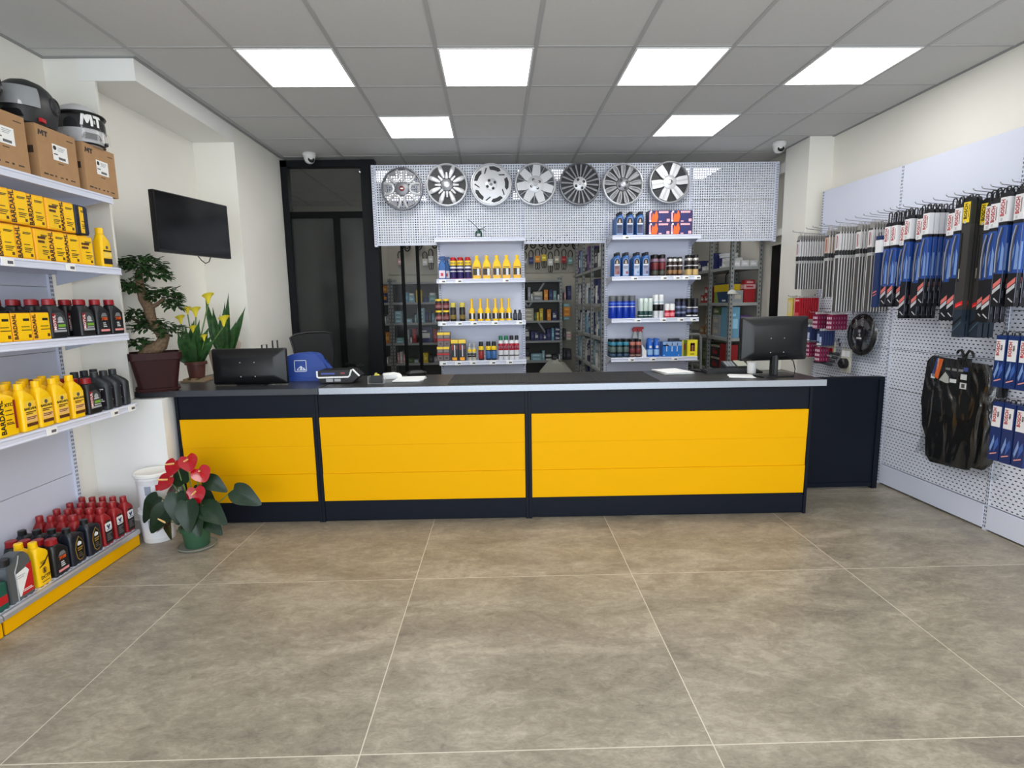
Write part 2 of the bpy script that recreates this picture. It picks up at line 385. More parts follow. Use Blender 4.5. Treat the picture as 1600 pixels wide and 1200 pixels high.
t = thing('worktop', 'long worktop with brushed silver front edge on the counter', 'worktop', CW(.52, 0), CA, None)
MB().box(-1.712, 1.73, -.03, .62, .9155, .957, mat((46, 45, 44), .3, 0, .5, .06, 50)).build('counter_slab', t)
MB().box(-1.712, 1.73, -.042, -.03, .917, .959, mat((168, 174, 184), .35, .55, .5, .05, 90)).build('silver_edge', t)
r = MB()
rm = mat((34, 33, 32), .55)
r.box(-.85, .62, -.25, .27, 0, .003, rm)
for k in range(92):
    x = -.845+k*.016; r.hexa(((x, -.248, .003), (x+.007, -.248, .003), (x+.007, .268, .003), (x, .268, .003), (x+.001, -.248, .0055), (x+.006, -.248, .0055), (x+.006, .268, .0055), (x+.001, .268, .0055)), rm)
tag(r.build('rubber_mat', None, CW(.52, .30, .9573), (0, 0, CA)), 'black grooved rubber mat lying on the middle of the long worktop', 'mat')
t = thing('counter_gate', 'plain navy panel closing the gap between counter and right wall panels', 'panel', (2.62, 4.13, 0), CA*.3)
MB().box(-.415, .36, .0, .04, .015, .875, NAVY).build('panel_body', t)
MB().box(-.415, .40, -.012, .05, .876, .897, NAVY).build('top_board', t)
MB().box(.361, .40, -.012, .05, .0, .875, NAVY).build('end_post', t)
MB().box(-.415, .36, -.006, 0, .015, .05, NAVY).build('bottom_rail', t)
# ================================================================== shop shelving
PERF = perforated('perforated_steel', (216, 220, 232), .0249, .0249, .25, .25)
PERFR = perforated('slotted_steel', (224, 228, 240), .0333, .0245, .24, .15, True)
SLOT = mat((70, 72, 80), .6)
tagw = mat((246, 246, 244), .5); tagi = mat((90, 90, 96), .5)
tr = Recipe()
tr.part('holder', MB().box(-.033, .033, -.003, 0, -.018, .018, tagw))
tr.part('print', MB().box(-.004, .026, -.0036, -.003, -.008, .006, tagi))
def upright(mb, x, y, z0, z1, w=.03, d=.05):
    mb.box(x-w/2, x+w/2, y, y+d, z0, z1, STEEL)
    z = z0+.02
    while z < z1-.02:
        for s in (-.006, .006): mb.box(x+s-.0028, x+s+.0028, y-.0006, y, z, z+.014, SLOT)
        z += .025
def shelf(t, x0, x1, yb, yf, ztop, name='shelf'):
    m = MB()
    m.box(x0, x1, yf+.012, yb, ztop-.004, ztop, STEEL).box(x0, x1, yb-.012, yb, ztop-.035, ztop-.004, STEELD).box(x0, x0+.002, yf+.012, yb, ztop-.03, ztop-.004, STEELD).box(x1-.002, x1, yf+.012, yb, ztop-.03, ztop-.004, STEELD)
    # folded price-rail edge
    m.rings([[(x, yf+a, ztop+b) for a, b in ((.014, 0), (.004, 0), (0, -.006), (0, -.010), (.003, -.014), (.003, -.032), (0, -.036), (0, -.042), (.014, -.042))] for x in (x0, x1)], STEEL)
    for sx in (x0+.004, x1-.004):        # side bracket
        m.prism([(yb, ztop-.004), (yb, ztop-.1), (yf+.08, ztop-.034), (yf+.02, ztop-.030), (yf+.02, ztop-.004)], sx-.0012, sx+.0012, STEELD, 'yz')
    return m.build(name, t)

# ---- back unit facing the counter (front faces at y = 5.87)
XS = [-1.198, -.555, .318, 1.2, 2.084, 2.983]
t = thing('shelving_unit', 'white perforated steel shelving wall behind the counter, hung with wheel covers', 'shelving', (0, 5.87, 0))
for k in range(5):
    for z0, z1 in ((2.124, 2.540), (2.544, 2.915)):
        MB().box(XS[k]+.014, XS[k+1]-.014, .006, .0075, z0, z1, PERF).build('perforated_panel', t)
    MB().box(XS[k]+.014, XS[k+1]-.014, .004, .02, 2.120, 2.132, STEEL).box(XS[k]+.014, XS[k+1]-.014, .004, .02, 2.910, 2.918, STEEL).build('panel_rail', t)
for k, x in enumerate(XS):
    m = MB(); upright(m, x, -.002, 0 if k in (1, 2, 3, 4) else 2.11, 2.918); m.build('upright', t)
for a, b in ((1, 2), (3, 4)):
    for z in range(5): MB().box(XS[a]+.015, XS[b]-.015, .012, .016, .2+z*.385, .582+z*.385, STEEL).build('back_panel', t)
for k, (a, b) in enumerate(((1, 2), (3, 4))):
    x0, x1 = XS[a]-.005, XS[b]+.005
    for z in (2.160, 1.758, 1.338, .938): shelf(t, x0, x1, .0, -.305, z)
SH = [2.161, 1.759, 1.339, .939]
def tags(xs, z, lab, y=5.565-.0005):
    for i, x in enumerate(xs): tr.place('price_tag', 'white price tag on the %s edge, %s' % (lab, nth(i, len(xs))), 'price tag', (x, y, z-.0235), 0, 'price tags on the back shelves')
LV = ['top shelf', 'second shelf down', 'third shelf down', 'lowest shelf in view']
tags([-.50, -.34, .13], 1.758, 'left bay second shelf')
tags([-.51, -.35, -.20, .01, .26], 1.338, 'left bay third shelf')
tags([-.52, -.37, -.22, -.02, .15], .938, 'left bay lowest shelf')
tags([1.33], 2.16, 'right bay top shelf')
tags([1.42, 1.72, 1.85, 1.94, 2.06], 1.758, 'right bay second shelf')
tags([1.46, 1.72, 1.90, 2.03], 1.338, 'right bay third shelf')
tags([1.40, 1.62, 1.85], .938, 'right bay lowest shelf')

# ---- left unit along the left wall; its own x runs along the wall (world +y), front faces the room (+x)
t = thing('shelving_unit', 'white steel shelving unit with yellow kick board along the left wall', 'shelving', (-2.66, 3.45, 0), PI/2)
# local: x 0 at the right end, negative to the left; y: -.0 at back panel, -.39 front
for (a, b) in ((-1.0, 0), (-2.0, -1.0)):
    for z in range(6): MB().box(a+.014, b-.014, .012, .016, .11+z*.385, .492+z*.385, STEEL).build('back_panel', t)
    for z in (2.176, 1.758, 1.362, .922): shelf(t, a+.004, b+.048 if b == 0 else b-.004, .0, -.394, z)
    m = MB()
    m.box(a+.004, b-.004, -.335, 0, .100, .105, STEEL)
    m.rings([[(x, yy, zz) for yy, zz in ((-.33, .107), (-.345, .107), (-.352, .098), (-.352, .078), (-.345, .076), (-.33, .076))] for x in (a+.003, b-.003)], SILVER)
    z = a+.03
    while z < b-.03:
        m.box(z, z+.016, -.319, -.314, .105, .1054, SLOT); z += .033
    m.build('base_deck', t)
    MB().box(a+.006, b-.006, -.346, -.334, .004, .076, YEL).build('kick_board', t, bevel=.002)
for x in (0, -1.0, -2.0):
    m = MB(); upright(m, x, -.002, 0, 2.52, .03, .036); m.build('upright', t)
for x, z, lb in ((2.70, 1.758, 'leftmost on the left wall shelf of yellow oil cans'), (3.085, 1.758, 'second on the left wall shelf of yellow oil cans'), (2.815, .922, 'under the yellow bottles on the left wall'), (3.285, .922, 'under the black bottles on the left wall, left one'), (3.44, .922, 'under the black bottles on the left wall, right one')):
    tr.place('price_tag', 'white price tag, '+lb, 'price tag', (-2.2655, x, z-.0235), PI/2, 'price tags on the left wall shelves')

# ---- right unit along the right wall, slightly askew; local x runs towards the viewer
GR = math.atan2(-1, .03)
def GW(x, y, z=0): return (3.15+.03*x+y, 3.29-x+.03*y, z)
t = thing('shelving_unit', 'slotted white steel panel wall along the right wall with peg hooks', 'shelving', (3.15, 3.29, 0), GR)
GX = [-1.92, -.955, 0, 1.0]
for k in range(3):
    a, b = GX[k]+.012, GX[k+1]-.012
    MB().box(a, b, -.004, .02, .012, .165, STEEL).build('kick_board', t, bevel=.002)
    for z0, z1, mm in ((.172, .480, PERFR), (.484, .79, PERFR), (.794, 1.10, PERFR), (1.104, 1.41, PERFR), (1.414, 1.72, PERFR), (1.724, 2.03, PERFR), (2.034, 2.49, STEEL)):
        MB().box(a, b, .004, .006, z0, z1, mm).build('back_panel', t)
MB().box(GX[0]+.02, GX[3]-.02, .026, .030, .17, 2.03, mat((58, 60, 66), .8)).build('gap_shade_sheet', t)  # dark sheet added so the gap behind the slots looks shaded
for x in GX:
    m = MB(); upright(m, x, 0, 0, 2.49, .022); m.build('upright', t)
hk = Recipe()
hk.part('wire', MB().tube([(0, .004, -.028), (0, -.29, 0), (0, -.300, .004), (0, -.306, .014)], .0028, CHROME, 6).box(-.012, .012, .0, .004, -.045, -.01, CHROME))
HX = [-1.866, -1.656, -1.562, -1.463, -1.41, -1.25, -1.13, -1.019, -.925, -.856, -.777, -.715, -.655, -.595, -.535, -.43, -.370, -.283, -.185, -.125, -.064, .005, .06, .115, .175, .243]
for i, x in enumerate(HX):
    hk.place('peg_hook', 'long wire peg hook in the upper row on the right wall, %s' % nth(i, len(HX)), 'hook', GW(x, -.003, 2.118), GR, 'upper row of peg hooks')

# ---- wheel covers
WS = mat((206, 207, 210), .34, .3); WS2 = mat((180, 181, 184), .35, .4); WD = mat((34, 35, 38), .5); WG = mat((126, 127, 132), .4, .5)
def rimring(m, back=None):
    r = MB().lathe([(.196, .0), (.211, .004), (.211, .018), (.205, .034), (.196, .036), (.190, .028), (.188, .0), (.196, 0)], m, n=56, ax='y', caps=False)
    return r
def dish(m): return MB().lathe([(.19, .004), (.19, .010), (.06, .012)], m, n=40, ax='y')
def sp(poly, y0, y1, m): return MB().prism(poly, -y1, -y0, m)
def polar(pts): return [(r*math.sin(math.radians(a)), r*math.cos(math.radians(a))) for r, a in pts]
def cover(loc, lab, build):
    t = thing('wheel_cover', lab, 'wheel cover', loc, 0, 'wheel covers above the counter')
    build(t)
    MB().tube([(0, .056, .2), (0, -.01, .2), (0, -.016, .212)], .003, CHROME, 6).build('hanging_hook', t)
def spin(t, me, n, a0=0, name='spoke'):
    for k in range(n): link(me, name, t, (0, 0, 0), (0, math.radians(a0+360*k/n), 0))
def hub(t, r, y, m, cap=None, bolts=0, br=.045, name='hub'):
    h = MB().lathe([(r, .004), (r, y-.004), (r-.006, y), (.012, y+.002)], m, n=32, ax='y').build(name, t)
    for k in range(bolts):
        a = 2*PI*(k+.5)/bolts+.3; MB().lathe([(.014, y-.002), (.014, y+.0025), (.010, y+.001)], BLACK, (br*math.sin(a), 0, br*math.cos(a)), 16, 'y').build('bolt_hole', h)
    if cap: MB().lathe([(cap[0], y), (cap[0], y+.006), (cap[0]*.8, y+.009)], cap[1], n=24, ax='y').build('centre_cap', h)
def w1(t):
    rimring(WG).build('rim', t)
    u = [(-.052, 0, .182), (-.050, -.02, .13), (-.034, -.028, .092), (0, -.03, .08), (.034, -.028, .092), (.050, -.02, .13), (.052, 0, .182)]
    spin(t, MB().tube([(x, y-.012, z) for x, y, z in u], .0145, WS, 8).prism([(-.044, .186), (.044, .186), (.02, .15), (-.02, .15)], -.03, -.02, WG).mesh('spoke'), 6, 30)
    hub(t, .068, .034, WG, (.026, mat((110, 20, 26), .4)))
    MB().prism([(-.014, -.005), (.014, -.005), (.014, .005), (-.014, .005)], -.0445, -.0425, WHITE).build('badge', t)
def w2(t):
    rimring(WS).build('rim', t); dish(WD).build('back_dish', t)
    m = MB(); R = []
    for z, a, b in ((.07, .013, .014), (.11, .021, .02), (.15, .025, .02), (.18, .021, .012), (.19, .012, .004)): R.append([(x, -.022+y, z) for x, y in rrect(a, b, .012, 3)])
    spin(t, m.rings(R, WS).mesh('spoke'), 8, 22.5)
    spin(t, sp([(-.012, .06), (.012, .06), (.008, .12), (-.008, .12)], .01, .03, WS2).mesh('rib'), 8, 0, 'rib')
    hub(t, .062, .036, WG, (.030, WS))
def w3(t):
    rimring(WS).build('rim', t)
    MB().lathe([(.192, .006), (.192, .026), (.10, .034), (.01, .036)], WS, n=48, ax='y').build('disc', t)
    spin(t, sp(polar([(.176, -26), (.18, -10), (.178, 8), (.165, 17), (.14, 10), (.132, -6), (.145, -24)]), .024, .0305, WD).mesh('vent'), 5, 20, 'vent')
    spin(t, sp(polar([(.12, 24), (.165, 38), (.168, 34), (.122, 17)]), .024, .0335, BLACK).mesh('slot'), 5, 20, 'slot')
    hub(t, .062, .038, WS, (.014, WG), 4, .042)
def w4(t):
    rimring(WS).build('rim', t); dish(mat((88, 90, 94), .5)).build('back_dish', t)
    spin(t, sp(polar([(.19, -11), (.19, 11), (.11, 23), (.06, 27), (.06, -27), (.11, -23)]), .012, .032, WS).mesh('spoke'), 7, 5)
    spin(t, sp([(-.006, .10), (.006, .10), (.006, .188), (-.006, .188)], .012, .026, WG).mesh('rib'), 7, 30.7, 'rib')
    spin(t, sp(polar([(.188, -4), (.188, 4), (.13, 7), (.13, -7)]), .012, .016, WD).mesh('vent'), 7, 30.7, 'vent')
    hub(t, .086, .034, WS, (.02, WS2), 4, .045)
def w5(t):
    rimring(WG).build('rim', t); dish(WD).build('back_dish', t)
    spin(t, sp([(-.005, .06), (.005, .06), (.010, .19), (-.010, .19)], .012, .032, WG).mesh('spoke'), 20, 4)
    hub(t, .068, .036, WS, (.012, WS2), 4, .044)
def w6(t):
    rimring(WS).build('rim', t); dish(WD).build('back_dish', t)
    u = [(-.006, -.016, .07), (-.016, -.026, .13), (-.019, -.022, .175), (-.010, -.018, .19)]
    spin(t, MB().tube(u, .0062, WS, 6).tube([(-x, y, z) for x, y, z in u], .0062, WS, 6).prism([(-.014, .19), (.014, .19), (.006, .07), (-.006, .07)], -.016, -.013, WG).mesh('spoke'), 13, 0)
    hub(t, .066, .028, WG, (.026, WS), 4, .042)
def w7(t):
    rimring(WS2).build('rim', t); dish(WD).build('back_dish', t)
    m = sp(polar([(.19, -13), (.19, 13), (.105, 22), (.05, 30), (.05, -30), (.105, -22)]), .006, .034, WS).prism(polar([(.188, -3), (.188, 3), (.07, 6), (.07, -6)]), -.037, -.034, WS2)
    spin(t, m.mesh('spoke'), 6, 22)
    hub(t, .07, .038, WS, (.026, CHROME))
for (x, z, lab, fn) in ((-.895, 2.668, 'grey wheel cover with six looped spokes and dark red centre, leftmost of the row', w1), (-.443, 2.702, 'silver wheel cover with eight thick petal spokes, second from left', w2), (.003, 2.70, 'silver wheel cover with five dark curved slots, third from left', w3),
        (.451, 2.700, 'silver star wheel cover with seven broad spokes, fourth from left', w4), (.904, 2.698, 'dark grey wheel cover with twenty thin spokes, fifth from left', w5), (1.346, 2.690, 'silver wheel cover with looped twin spokes, sixth from left', w6), (1.824, 2.705, 'silver wheel cover with six broad spokes, rightmost of the row', w7)):
    cover((x, 5.87-.058, z), lab, fn)
# ================================================================== goods on the left wall
YB = mat((252, 200, 0), .35); YB2 = mat((250, 182, 20), .4); BROWN = mat((88, 44, 22), .5); TXB = mat((26, 22, 20), .5); CREAM = mat((250, 226, 150), .5)
MOT = mat((22, 22, 25), .38); MRED = mat((146, 16, 26), .4); GREYD = mat((92, 96, 98), .45); GRN = mat((120, 170, 50), .5); ORG = mat((224, 92, 24), .5)
PALE = mat((222, 222, 224), .5); VRED = mat((150, 22, 26), .38); GOLD = mat((190, 152, 70), .35, .4); NVB = mat((24, 28, 38), .35)
RZL = PI/2
def plate(m, x0, x1, z0, z1, y, mt, t=.001): return m.box(x0, x1, y-t, y+.0004, z0, z1, mt)
def lines(m, x0, x1, zs, y, mt, h=.003):
    for k, z in enumerate(zs): m.box(x0, x1-(k % 3)*.15*(x1-x0), y-.0014, y, z, z+h, mt)
    return m
# rectangular oil tin
def tin(strip=True, blue=False):
    r = Recipe(); W, D, H = .098, .068, .158
    DB = mat((24, 36, 66), .4)
    a = r.part('body', MB().loft([(0, W/2-.002, D/2-.002, .008), (.003, W/2, D/2, .009), (H-.003, W/2, D/2, .009), (H, W/2-.003, D/2-.003, .008)], DB if blue else YB2))
    m = MB(); y = -D/2
    plate(m, -.020 if strip else -.040, .043, .008, H-.008, y, YB)
    lines(m, -.008, .036, (.128, .122, .07, .052, .044, .034), y-.001, TXB, .0035)
    plate(m, .022, .034, .014, .028, y-.001, BROWN, .0012)
    if not strip: lines(m, -.032, .02, (.11, .09), y-.001, BROWN, .012)
    r.part('label', m, a)
    if blue: r.part('label_band', plate(MB(), .012, .044, .008, H-.008, y-.0012, DB), a)
    if strip: r.part('lettering', text('BARDAHL', .034, TXB), a, (-.034, y-.0008, H/2), UPWARD)
    r.part('cap', MB().lathe([(.016, 0), (.016, .007), (.014, .009)], YB, (-.026, .012, H), 16), a)
    return r
tinA, tinB, tinC = tin(), tin(False), tin(True, True)
def LP(r, name, lab, cat, y, x, z, grp=None, dz=0, rz=0): r.place(name, lab, cat, (x, y, z+dz), RZL+rz, grp)
SHL = {'top': 2.1768, 'cans': 1.7588, 'mid': 1.3628, 'low': .9228, 'base': .1058}
g = 'yellow oil tins on the left wall'
low = [2.746, 2.850, 2.955, 3.056, 3.160, 3.262]
for i, y in enumerate(low):
    (tinB if i in (2, 5) else tinA).place('oil_tin', 'yellow oil tin on the left wall shelf, %s in the lower layer' % nth(i, 6), 'oil tin', (-2.328+.002*(i % 2), y, SHL['cans']), RZL+(-.16, -.1, .12, -.2, -.2, -.12)[i]*.6, g)
upy = [2.744, 2.847, 2.953, 3.056, 3.155, 3.255]
for i, y in enumerate(upy):
    (tinC if i == 5 else tinB if i == 3 else tinA).place('oil_tin', ('dark blue and yellow oil tin at the right end of the upper layer' if i == 5 else 'yellow oil tin on the left wall shelf, %s in the upper layer' % nth(i, 6)), 'oil tin', (-2.33+.003*(i % 2), y, SHL['cans']+.1678), RZL+(-.1, -.16, -.14, .05, -.14, .1)[i]*.6, g)

def bottle(W, D, H, body, cap, zs=.66, neck=0, nr=.018, caph=.03, label=None, sy=0, capw=None, knurl=True):
    r = Recipe(); zsh = H*zs; zn = H-caph
    a = r.part('body', MB().loft([(0, W/2-.004, D/2-.004, .012), (.005, W/2, D/2, .014), (zsh, W/2, D/2, .014), (zsh+.3*(zn-zsh), W/2*.86, D/2*.95, .016, neck*.2, sy*.2), (zsh+.8*(zn-zsh), nr*1.25, nr*1.15, nr*1.1, neck*.95, sy), (zn-.006, nr*.98, nr*.98, nr*.97, neck, sy), (zn+.002, nr*.9, nr*.9, nr*.89, neck, sy)], body, 4))
    cw = capw or nr*1.08
    m = MB().lathe([(cw, 0), (cw, caph*.9), (cw*.9, caph)], cap, (neck, sy, zn), 20)
    if knurl: m.lathe([(cw*1.06, -.004), (cw*1.06, 0.001)], cap, (neck, sy, zn), 20)
    r.part('cap', m, a)
    if label: label(r, a, -D/2, W, H, zsh)
    return r
def lab_bardahl(r, a, y, W, H, zs):
    m = MB(); plate(m, -W/2+.010, W/2-.006, .022, zs-.008, y, mat((250, 206, 60), .5))
    plate(m, -W/2+.012, W/2-.008, .024, .04, y-.001, BROWN, .0012); plate(m, -W/2+.012, W/2-.008, .045, .075, y-.001, mat((240, 190, 120), .5), .0012)
    lines(m, -W/2+.016, W/2-.012, (.066, .058, .084, .092), y-.0012, BROWN, .004)
    m.lathe([(.0105, .0008), (.0105, .0016)], mat((90, 84, 80), .5), (0, y, zs-.026), 10, 'y')
    r.part('label', m, a); r.part('lettering', text('BARDAHL', .017, TXB), a, (.002, y-.0012, zs-.046), FRONT)
def lab_big(r, a, y, W, H, zs):
    m = MB(); plate(m, W/2-.022, W/2-.010, .03, zs-.004, y, mat((140, 26, 20), .5)); lines(m, -.012, W/2-.026, (.055, .062, .075, .10, .12), y-.0004, BROWN, .004)
    r.part('label', m, a); r.part('lettering', text('BARDAHL', .036, TXB), a, (-W/2+.025, y-.0008, zs/2+.006), UPWARD)
    r.part('lettering', text('XTC', .022, TXB), a, (.010, y-.0008, zs-.024), FRONT)
yb1 = bottle(.088, .058, .236, YB, YB, .66, -.014, .018, .026, lab_bardahl)
yb2 = bottle(.112, .075, .245, YB, YB, .70, -.018, .021, .028, lab_big)
# the two bottles at the right of the tins
def lab_small(r, a, y, W, H, zs):
    m = MB(); plate(m, -W/2+.008, W/2-.006, .018, .05, y, TXB); plate(m, -W/2+.010, W/2-.008, .056, .086, y, mat((250, 214, 90), .5)); m.lathe([(.010, .0008), (.010, .0016)], mat((90, 84, 80), .5), (0, y, zs-.026), 10, 'y'); lines(m, -W/2+.010, W/2-.008, (.09,), y-.0008, TXB, .008)
    r.part('label', m, a)
yb3 = bottle(.084, .056, .226, YB, YB, .62, -.008, .019, .03, lab_small)
LP(yb3, 'oil_bottle', 'yellow oil bottle with black label right of the tins, front one', 'oil bottle', 3.425, -2.318, SHL['cans'], 'yellow bottles beside the tins')
LP(yb3, 'oil_bottle', 'yellow oil bottle with black label right of the tins, the one behind', 'oil bottle', 3.385, -2.40, SHL['cans'], 'yellow bottles beside the tins')

# black bottles with red caps
def lab_motA(r, a, y, W, H, zs):
    m = MB(); m.prism([(-W/2+.010, .03), (W/2-.012, .03), (W/2-.010, .10), (.012, zs+.008), (-W/2+.010, zs+.004)], y-.001, y+.0004, mat((64, 68, 70), .5))
    m.box(-W/2+.010, -W/2+.032, y-.0018, y, .034, zs+.002, MRED); plate(m, -W/2+.012, W/2-.014, .032, .042, y-.001, GREYL, .0012); plate(m, -.012, W/2-.018, .058, .072, y-.001, GRN, .0012)
    m.lathe([(.016, .001), (.016, .002), (.010, .002)], GREYL, (.006, y, zs-.03), 12, 'y'); lines(m, -.014, W/2-.02, (.048, .082), y-.001, PALE, .004)
    r.part('label', m, a); r.part('lettering', text('MOTUL', .023, WHITE), a, (-W/2+.021, y-.002, zs/2+.018), UPWARD)
def lab_motB(r, a, y, W, H, zs):
    m = MB(); m.prism([(-W/2+.012, .016), (W/2-.012, .016), (W/2-.012, .09), (.016, zs+.002), (-.012, zs+.002), (-W/2+.012, .09)], y-.001, y+.0004, mat((30, 30, 33), .3))
    m.prism([(-.030, .100), (.030, .100), (.015, zs), (-.012, zs)], y-.0016, y, mat((120, 122, 124), .5)).box(-.034, .032, y-.0018, y, .102, .106, TXB)
    plate(m, -W/2+.018, W/2-.018, .020, .032, y-.001, mat((236, 150, 150), .5), .0012); lines(m, -.014, .014, (.045, .055, .066), y-.001, PALE, .005)
    r.part('label', m, a); r.part('lettering', text('7100', .024, ORG), a, (0, y-.0022, .092), FRONT)
mt = dict(W=.108, D=.062, H=.204, body=MOT, cap=MRED, zs=.62, neck=-.020, nr=.024, caph=.026)
motA = bottle(label=lab_motA, **mt); motB = bottle(label=lab_motB, **mt)
g = 'black red-capped oil bottles on the left wall'
for i, (y, x, rc) in enumerate(((2.985, -2.315, motA), (3.195, -2.315, motA), (3.318, -2.312, motB), (3.437, -2.312, motB))):
    LP(rc, 'oil_bottle', ('black oil bottle with red upright stripe, %s front one, left wall middle shelf' % ('left' if i == 0 else 'right') if i < 2 else 'black oil bottle with orange 7100, %s front one, left wall middle shelf' % ('left' if i == 2 else 'right')), 'oil bottle', y, x, SHL['mid'], g)
for j, (x, ys) in enumerate(((-2.395, (2.975, 3.085, 3.20, 3.318, 3.435)), (-2.475, (2.96, 3.08, 3.20, 3.32)), (-2.555, (2.95, 3.07, 3.19, 3.31)))):
    for i, y in enumerate(ys): LP(motB if y > 3.25 else motA, 'oil_bottle', 'black red-capped bottle on the left wall middle shelf, %s in %s row' % (nth(i, len(ys)), ORD[j+1]), 'oil bottle', y, x, SHL['mid'], g)
tinM = Recipe(); W, D, H = .104, .07, .135
a = tinM.part('body', MB().loft([(0, W/2, D/2, .006), (H, W/2, D/2, .006)], YB2)); m = MB(); plate(m, -.022, W/2-.004, .004, H-.004, -D/2, YB); lines(m, -.006, .046, (.05, .066), -D/2-.001, TXB, .0035); plate(m, .028, .042, .014, .03, -D/2-.001, BROWN, .0012); plate(m, .008, .040, .096, .108, -D/2-.001, TXB, .0012)
tinM.part('label', m, a); tinM.part('lettering', text('BARDAHL', .027, TXB), a, (-.037, -D/2-.0008, H/2), UPWARD); tinM.part('lid', MB().loft([(0, W/2-.004, D/2-.004, .006), (.01, W/2-.004, D/2-.004, .006)], BLACK), a, (0, 0, H))
for i, y in enumerate((2.64, 2.757, 2.872)): LP(tinM, 'oil_tin', 'yellow oil tin with black lid on the left wall middle shelf, '+nth(i, 3), 'oil tin', y, -2.322, SHL['mid'], 'black-lidded yellow tins', 0, -.06)

# shelf of yellow bottles
g = 'yellow oil bottles on the low left wall shelf'
cols = [2.725, 2.825, 2.93, 3.045]
LP(yb2, 'oil_bottle', 'large yellow oil bottle with big upright lettering, cut by the left picture edge', 'oil bottle', 2.608, -2.326, SHL['low'], g)
for i, y in enumerate(cols):
    for j in range(3): LP(yb1, 'oil_bottle', 'yellow oil bottle on the low left wall shelf, %s column from the left, %s row' % (ORD[i], ('front', 'second', 'third')[j]), 'oil bottle', y-.004*j, -2.312-.068*j, SHL['low'], g, 0, .06-.02*i)
for j in range(1, 3): LP(yb1, 'oil_bottle', 'yellow oil bottle behind the large upright-lettered one, %s row' % ORD[j], 'oil bottle', 2.61, -2.33-.07*j, SHL['low'], g)
g = 'black oil bottles on the low left wall shelf'
for i, y in enumerate((3.168,)):
    for j in range(5): LP(motA, 'oil_bottle', 'black red-capped oil bottle right of the yellow bottles, %s row' % ('front', 'second', 'third', 'fourth', 'fifth')[j], 'oil bottle', y-.002*j, -2.312-.069*j, SHL['low'], g, 0, .03)
GBT = mat((44, 48, 51), .42)
gb = bottle(.105, .062, .224, GBT, GBT, .64, -.022, .019, .026, lambda r, a, y, W, H, zs: r.part('label', lines(plate(MB(), -W/2+.012, W/2-.012, .02, zs-.01, y, mat((30, 24, 30), .4)), -.02, .03, (.05, .06, .11, .12), y-.001, PALE, .006), a))
for i, y in enumerate((3.285, 3.362, 3.44)):
    for j in range(2): LP(gb, 'oil_bottle', 'charcoal oil bottle turned sideways, right end of low shelf, %s column, %s row' % (ORD[i], ('front', 'second')[j]), 'oil bottle', y+.012*j, -2.332-.122*j, SHL['low'], g, 0, -1.38)
# ---- base deck
g = 'red oil bottles on the base deck'
def lab_val(r, a, y, W, H, zs):
    m = MB(); m.prism([(-W/2+.010, .012), (W/2-.010, .012), (W/2-.008, .12), (.014, .150), (-.014, .150), (-W/2+.008, .12)], y-.001, y+.0004, TXB)
    m.prism([(x, z+.112) for x, z in rrect(.027, .026, .010, 3)], y-.0018, y, WHITE)
    m.prism([(-.016, .124), (-.004, .124), (0, .112), (.004, .124), (.016, .124), (.003, .100), (-.003, .100)], y-.0026, y-.001, mat((30, 46, 96), .5)); lines(m, -.018, .018, (.094,), y-.0016, mat((120, 120, 130), .5), .004)
    lines(m, -.02, .02, (.03, .042, .054, .066), y-.0008, mat((110, 106, 104), .5), .006)
    r.part('label', m, a)
vb = bottle(.078, .058, .232, VRED, VRED, .66, -.008, .0165, .03, lab_val)
for i, (y, x0, n) in enumerate(((3.120, -2.452, 4), (3.225, -2.372, 5), (3.328, -2.372, 5), (3.428, -2.372, 5))):
    for j in range(n): LP(vb, 'oil_bottle', 'dark red oil bottle on the base deck, %s column from the right, %s row' % (ORD[3-i], ('front', 'second', 'third', 'fourth', 'fifth')[j]), 'oil bottle', y, x0-.0635*j, SHL['base'], g)
def lab_gold(r, a, y, W, H, zs):
    o = [(0, .155), (.024, .125), (.034, .085), (.026, .035), (.010, .018), (-.010, .018), (-.026, .035), (-.034, .085), (-.024, .125)]
    m = MB().prism([(x+.004, z) for x, z in o], y-.0016, y+.0004, GOLD).prism([(x*.9+.004, (z-.085)*.93+.085) for x, z in o], y-.0026, y-.001, mat((14, 14, 15), .3))
    m.prism([(-.012, .104), (.016, .104), (.018, .118), (.010, .122), (0, .128), (-.010, .122), (-.014, .112)], y-.0034, y-.002, WHITE); lines(m, -.016, .024, (.086, .074), y-.0022, GOLD, .007); lines(m, -.012, .02, (.04, .05, .06), y-.0022, mat((120, 110, 90), .5), .003)
    r.part('label', m, a)
nb = bottle(.112, .07, .215, NVB, BLACK, .72, -.030, .018, .02, lab_gold)
g = 'black oil bottles on the base deck'
LP(nb, 'oil_bottle', 'black oil bottle with gold-edged oval label, right one of two in front', 'oil bottle', 3.112, -2.375, SHL['base'], g, 0, .05)
for j in range(4): LP(nb, 'oil_bottle', ('black oil bottle with gold-edged oval label, left one of two in front' if j == 0 else 'black oil bottle behind the left gold-label one, %s row' % ORD[j]), 'oil bottle', 2.985-.003*j, -2.378-.076*j, SHL['base'], g, 0, .05)
for j in range(4): LP(motB, 'oil_bottle', ('black oil bottle with red cap and pink label bar, in front on the base deck' if j == 0 else 'black red-capped bottle behind the pink-barred one on the base deck, %s row' % ORD[j]), 'oil bottle', 2.862-.003*j, -2.372-.066*j, SHL['base'], g, 0, .04)
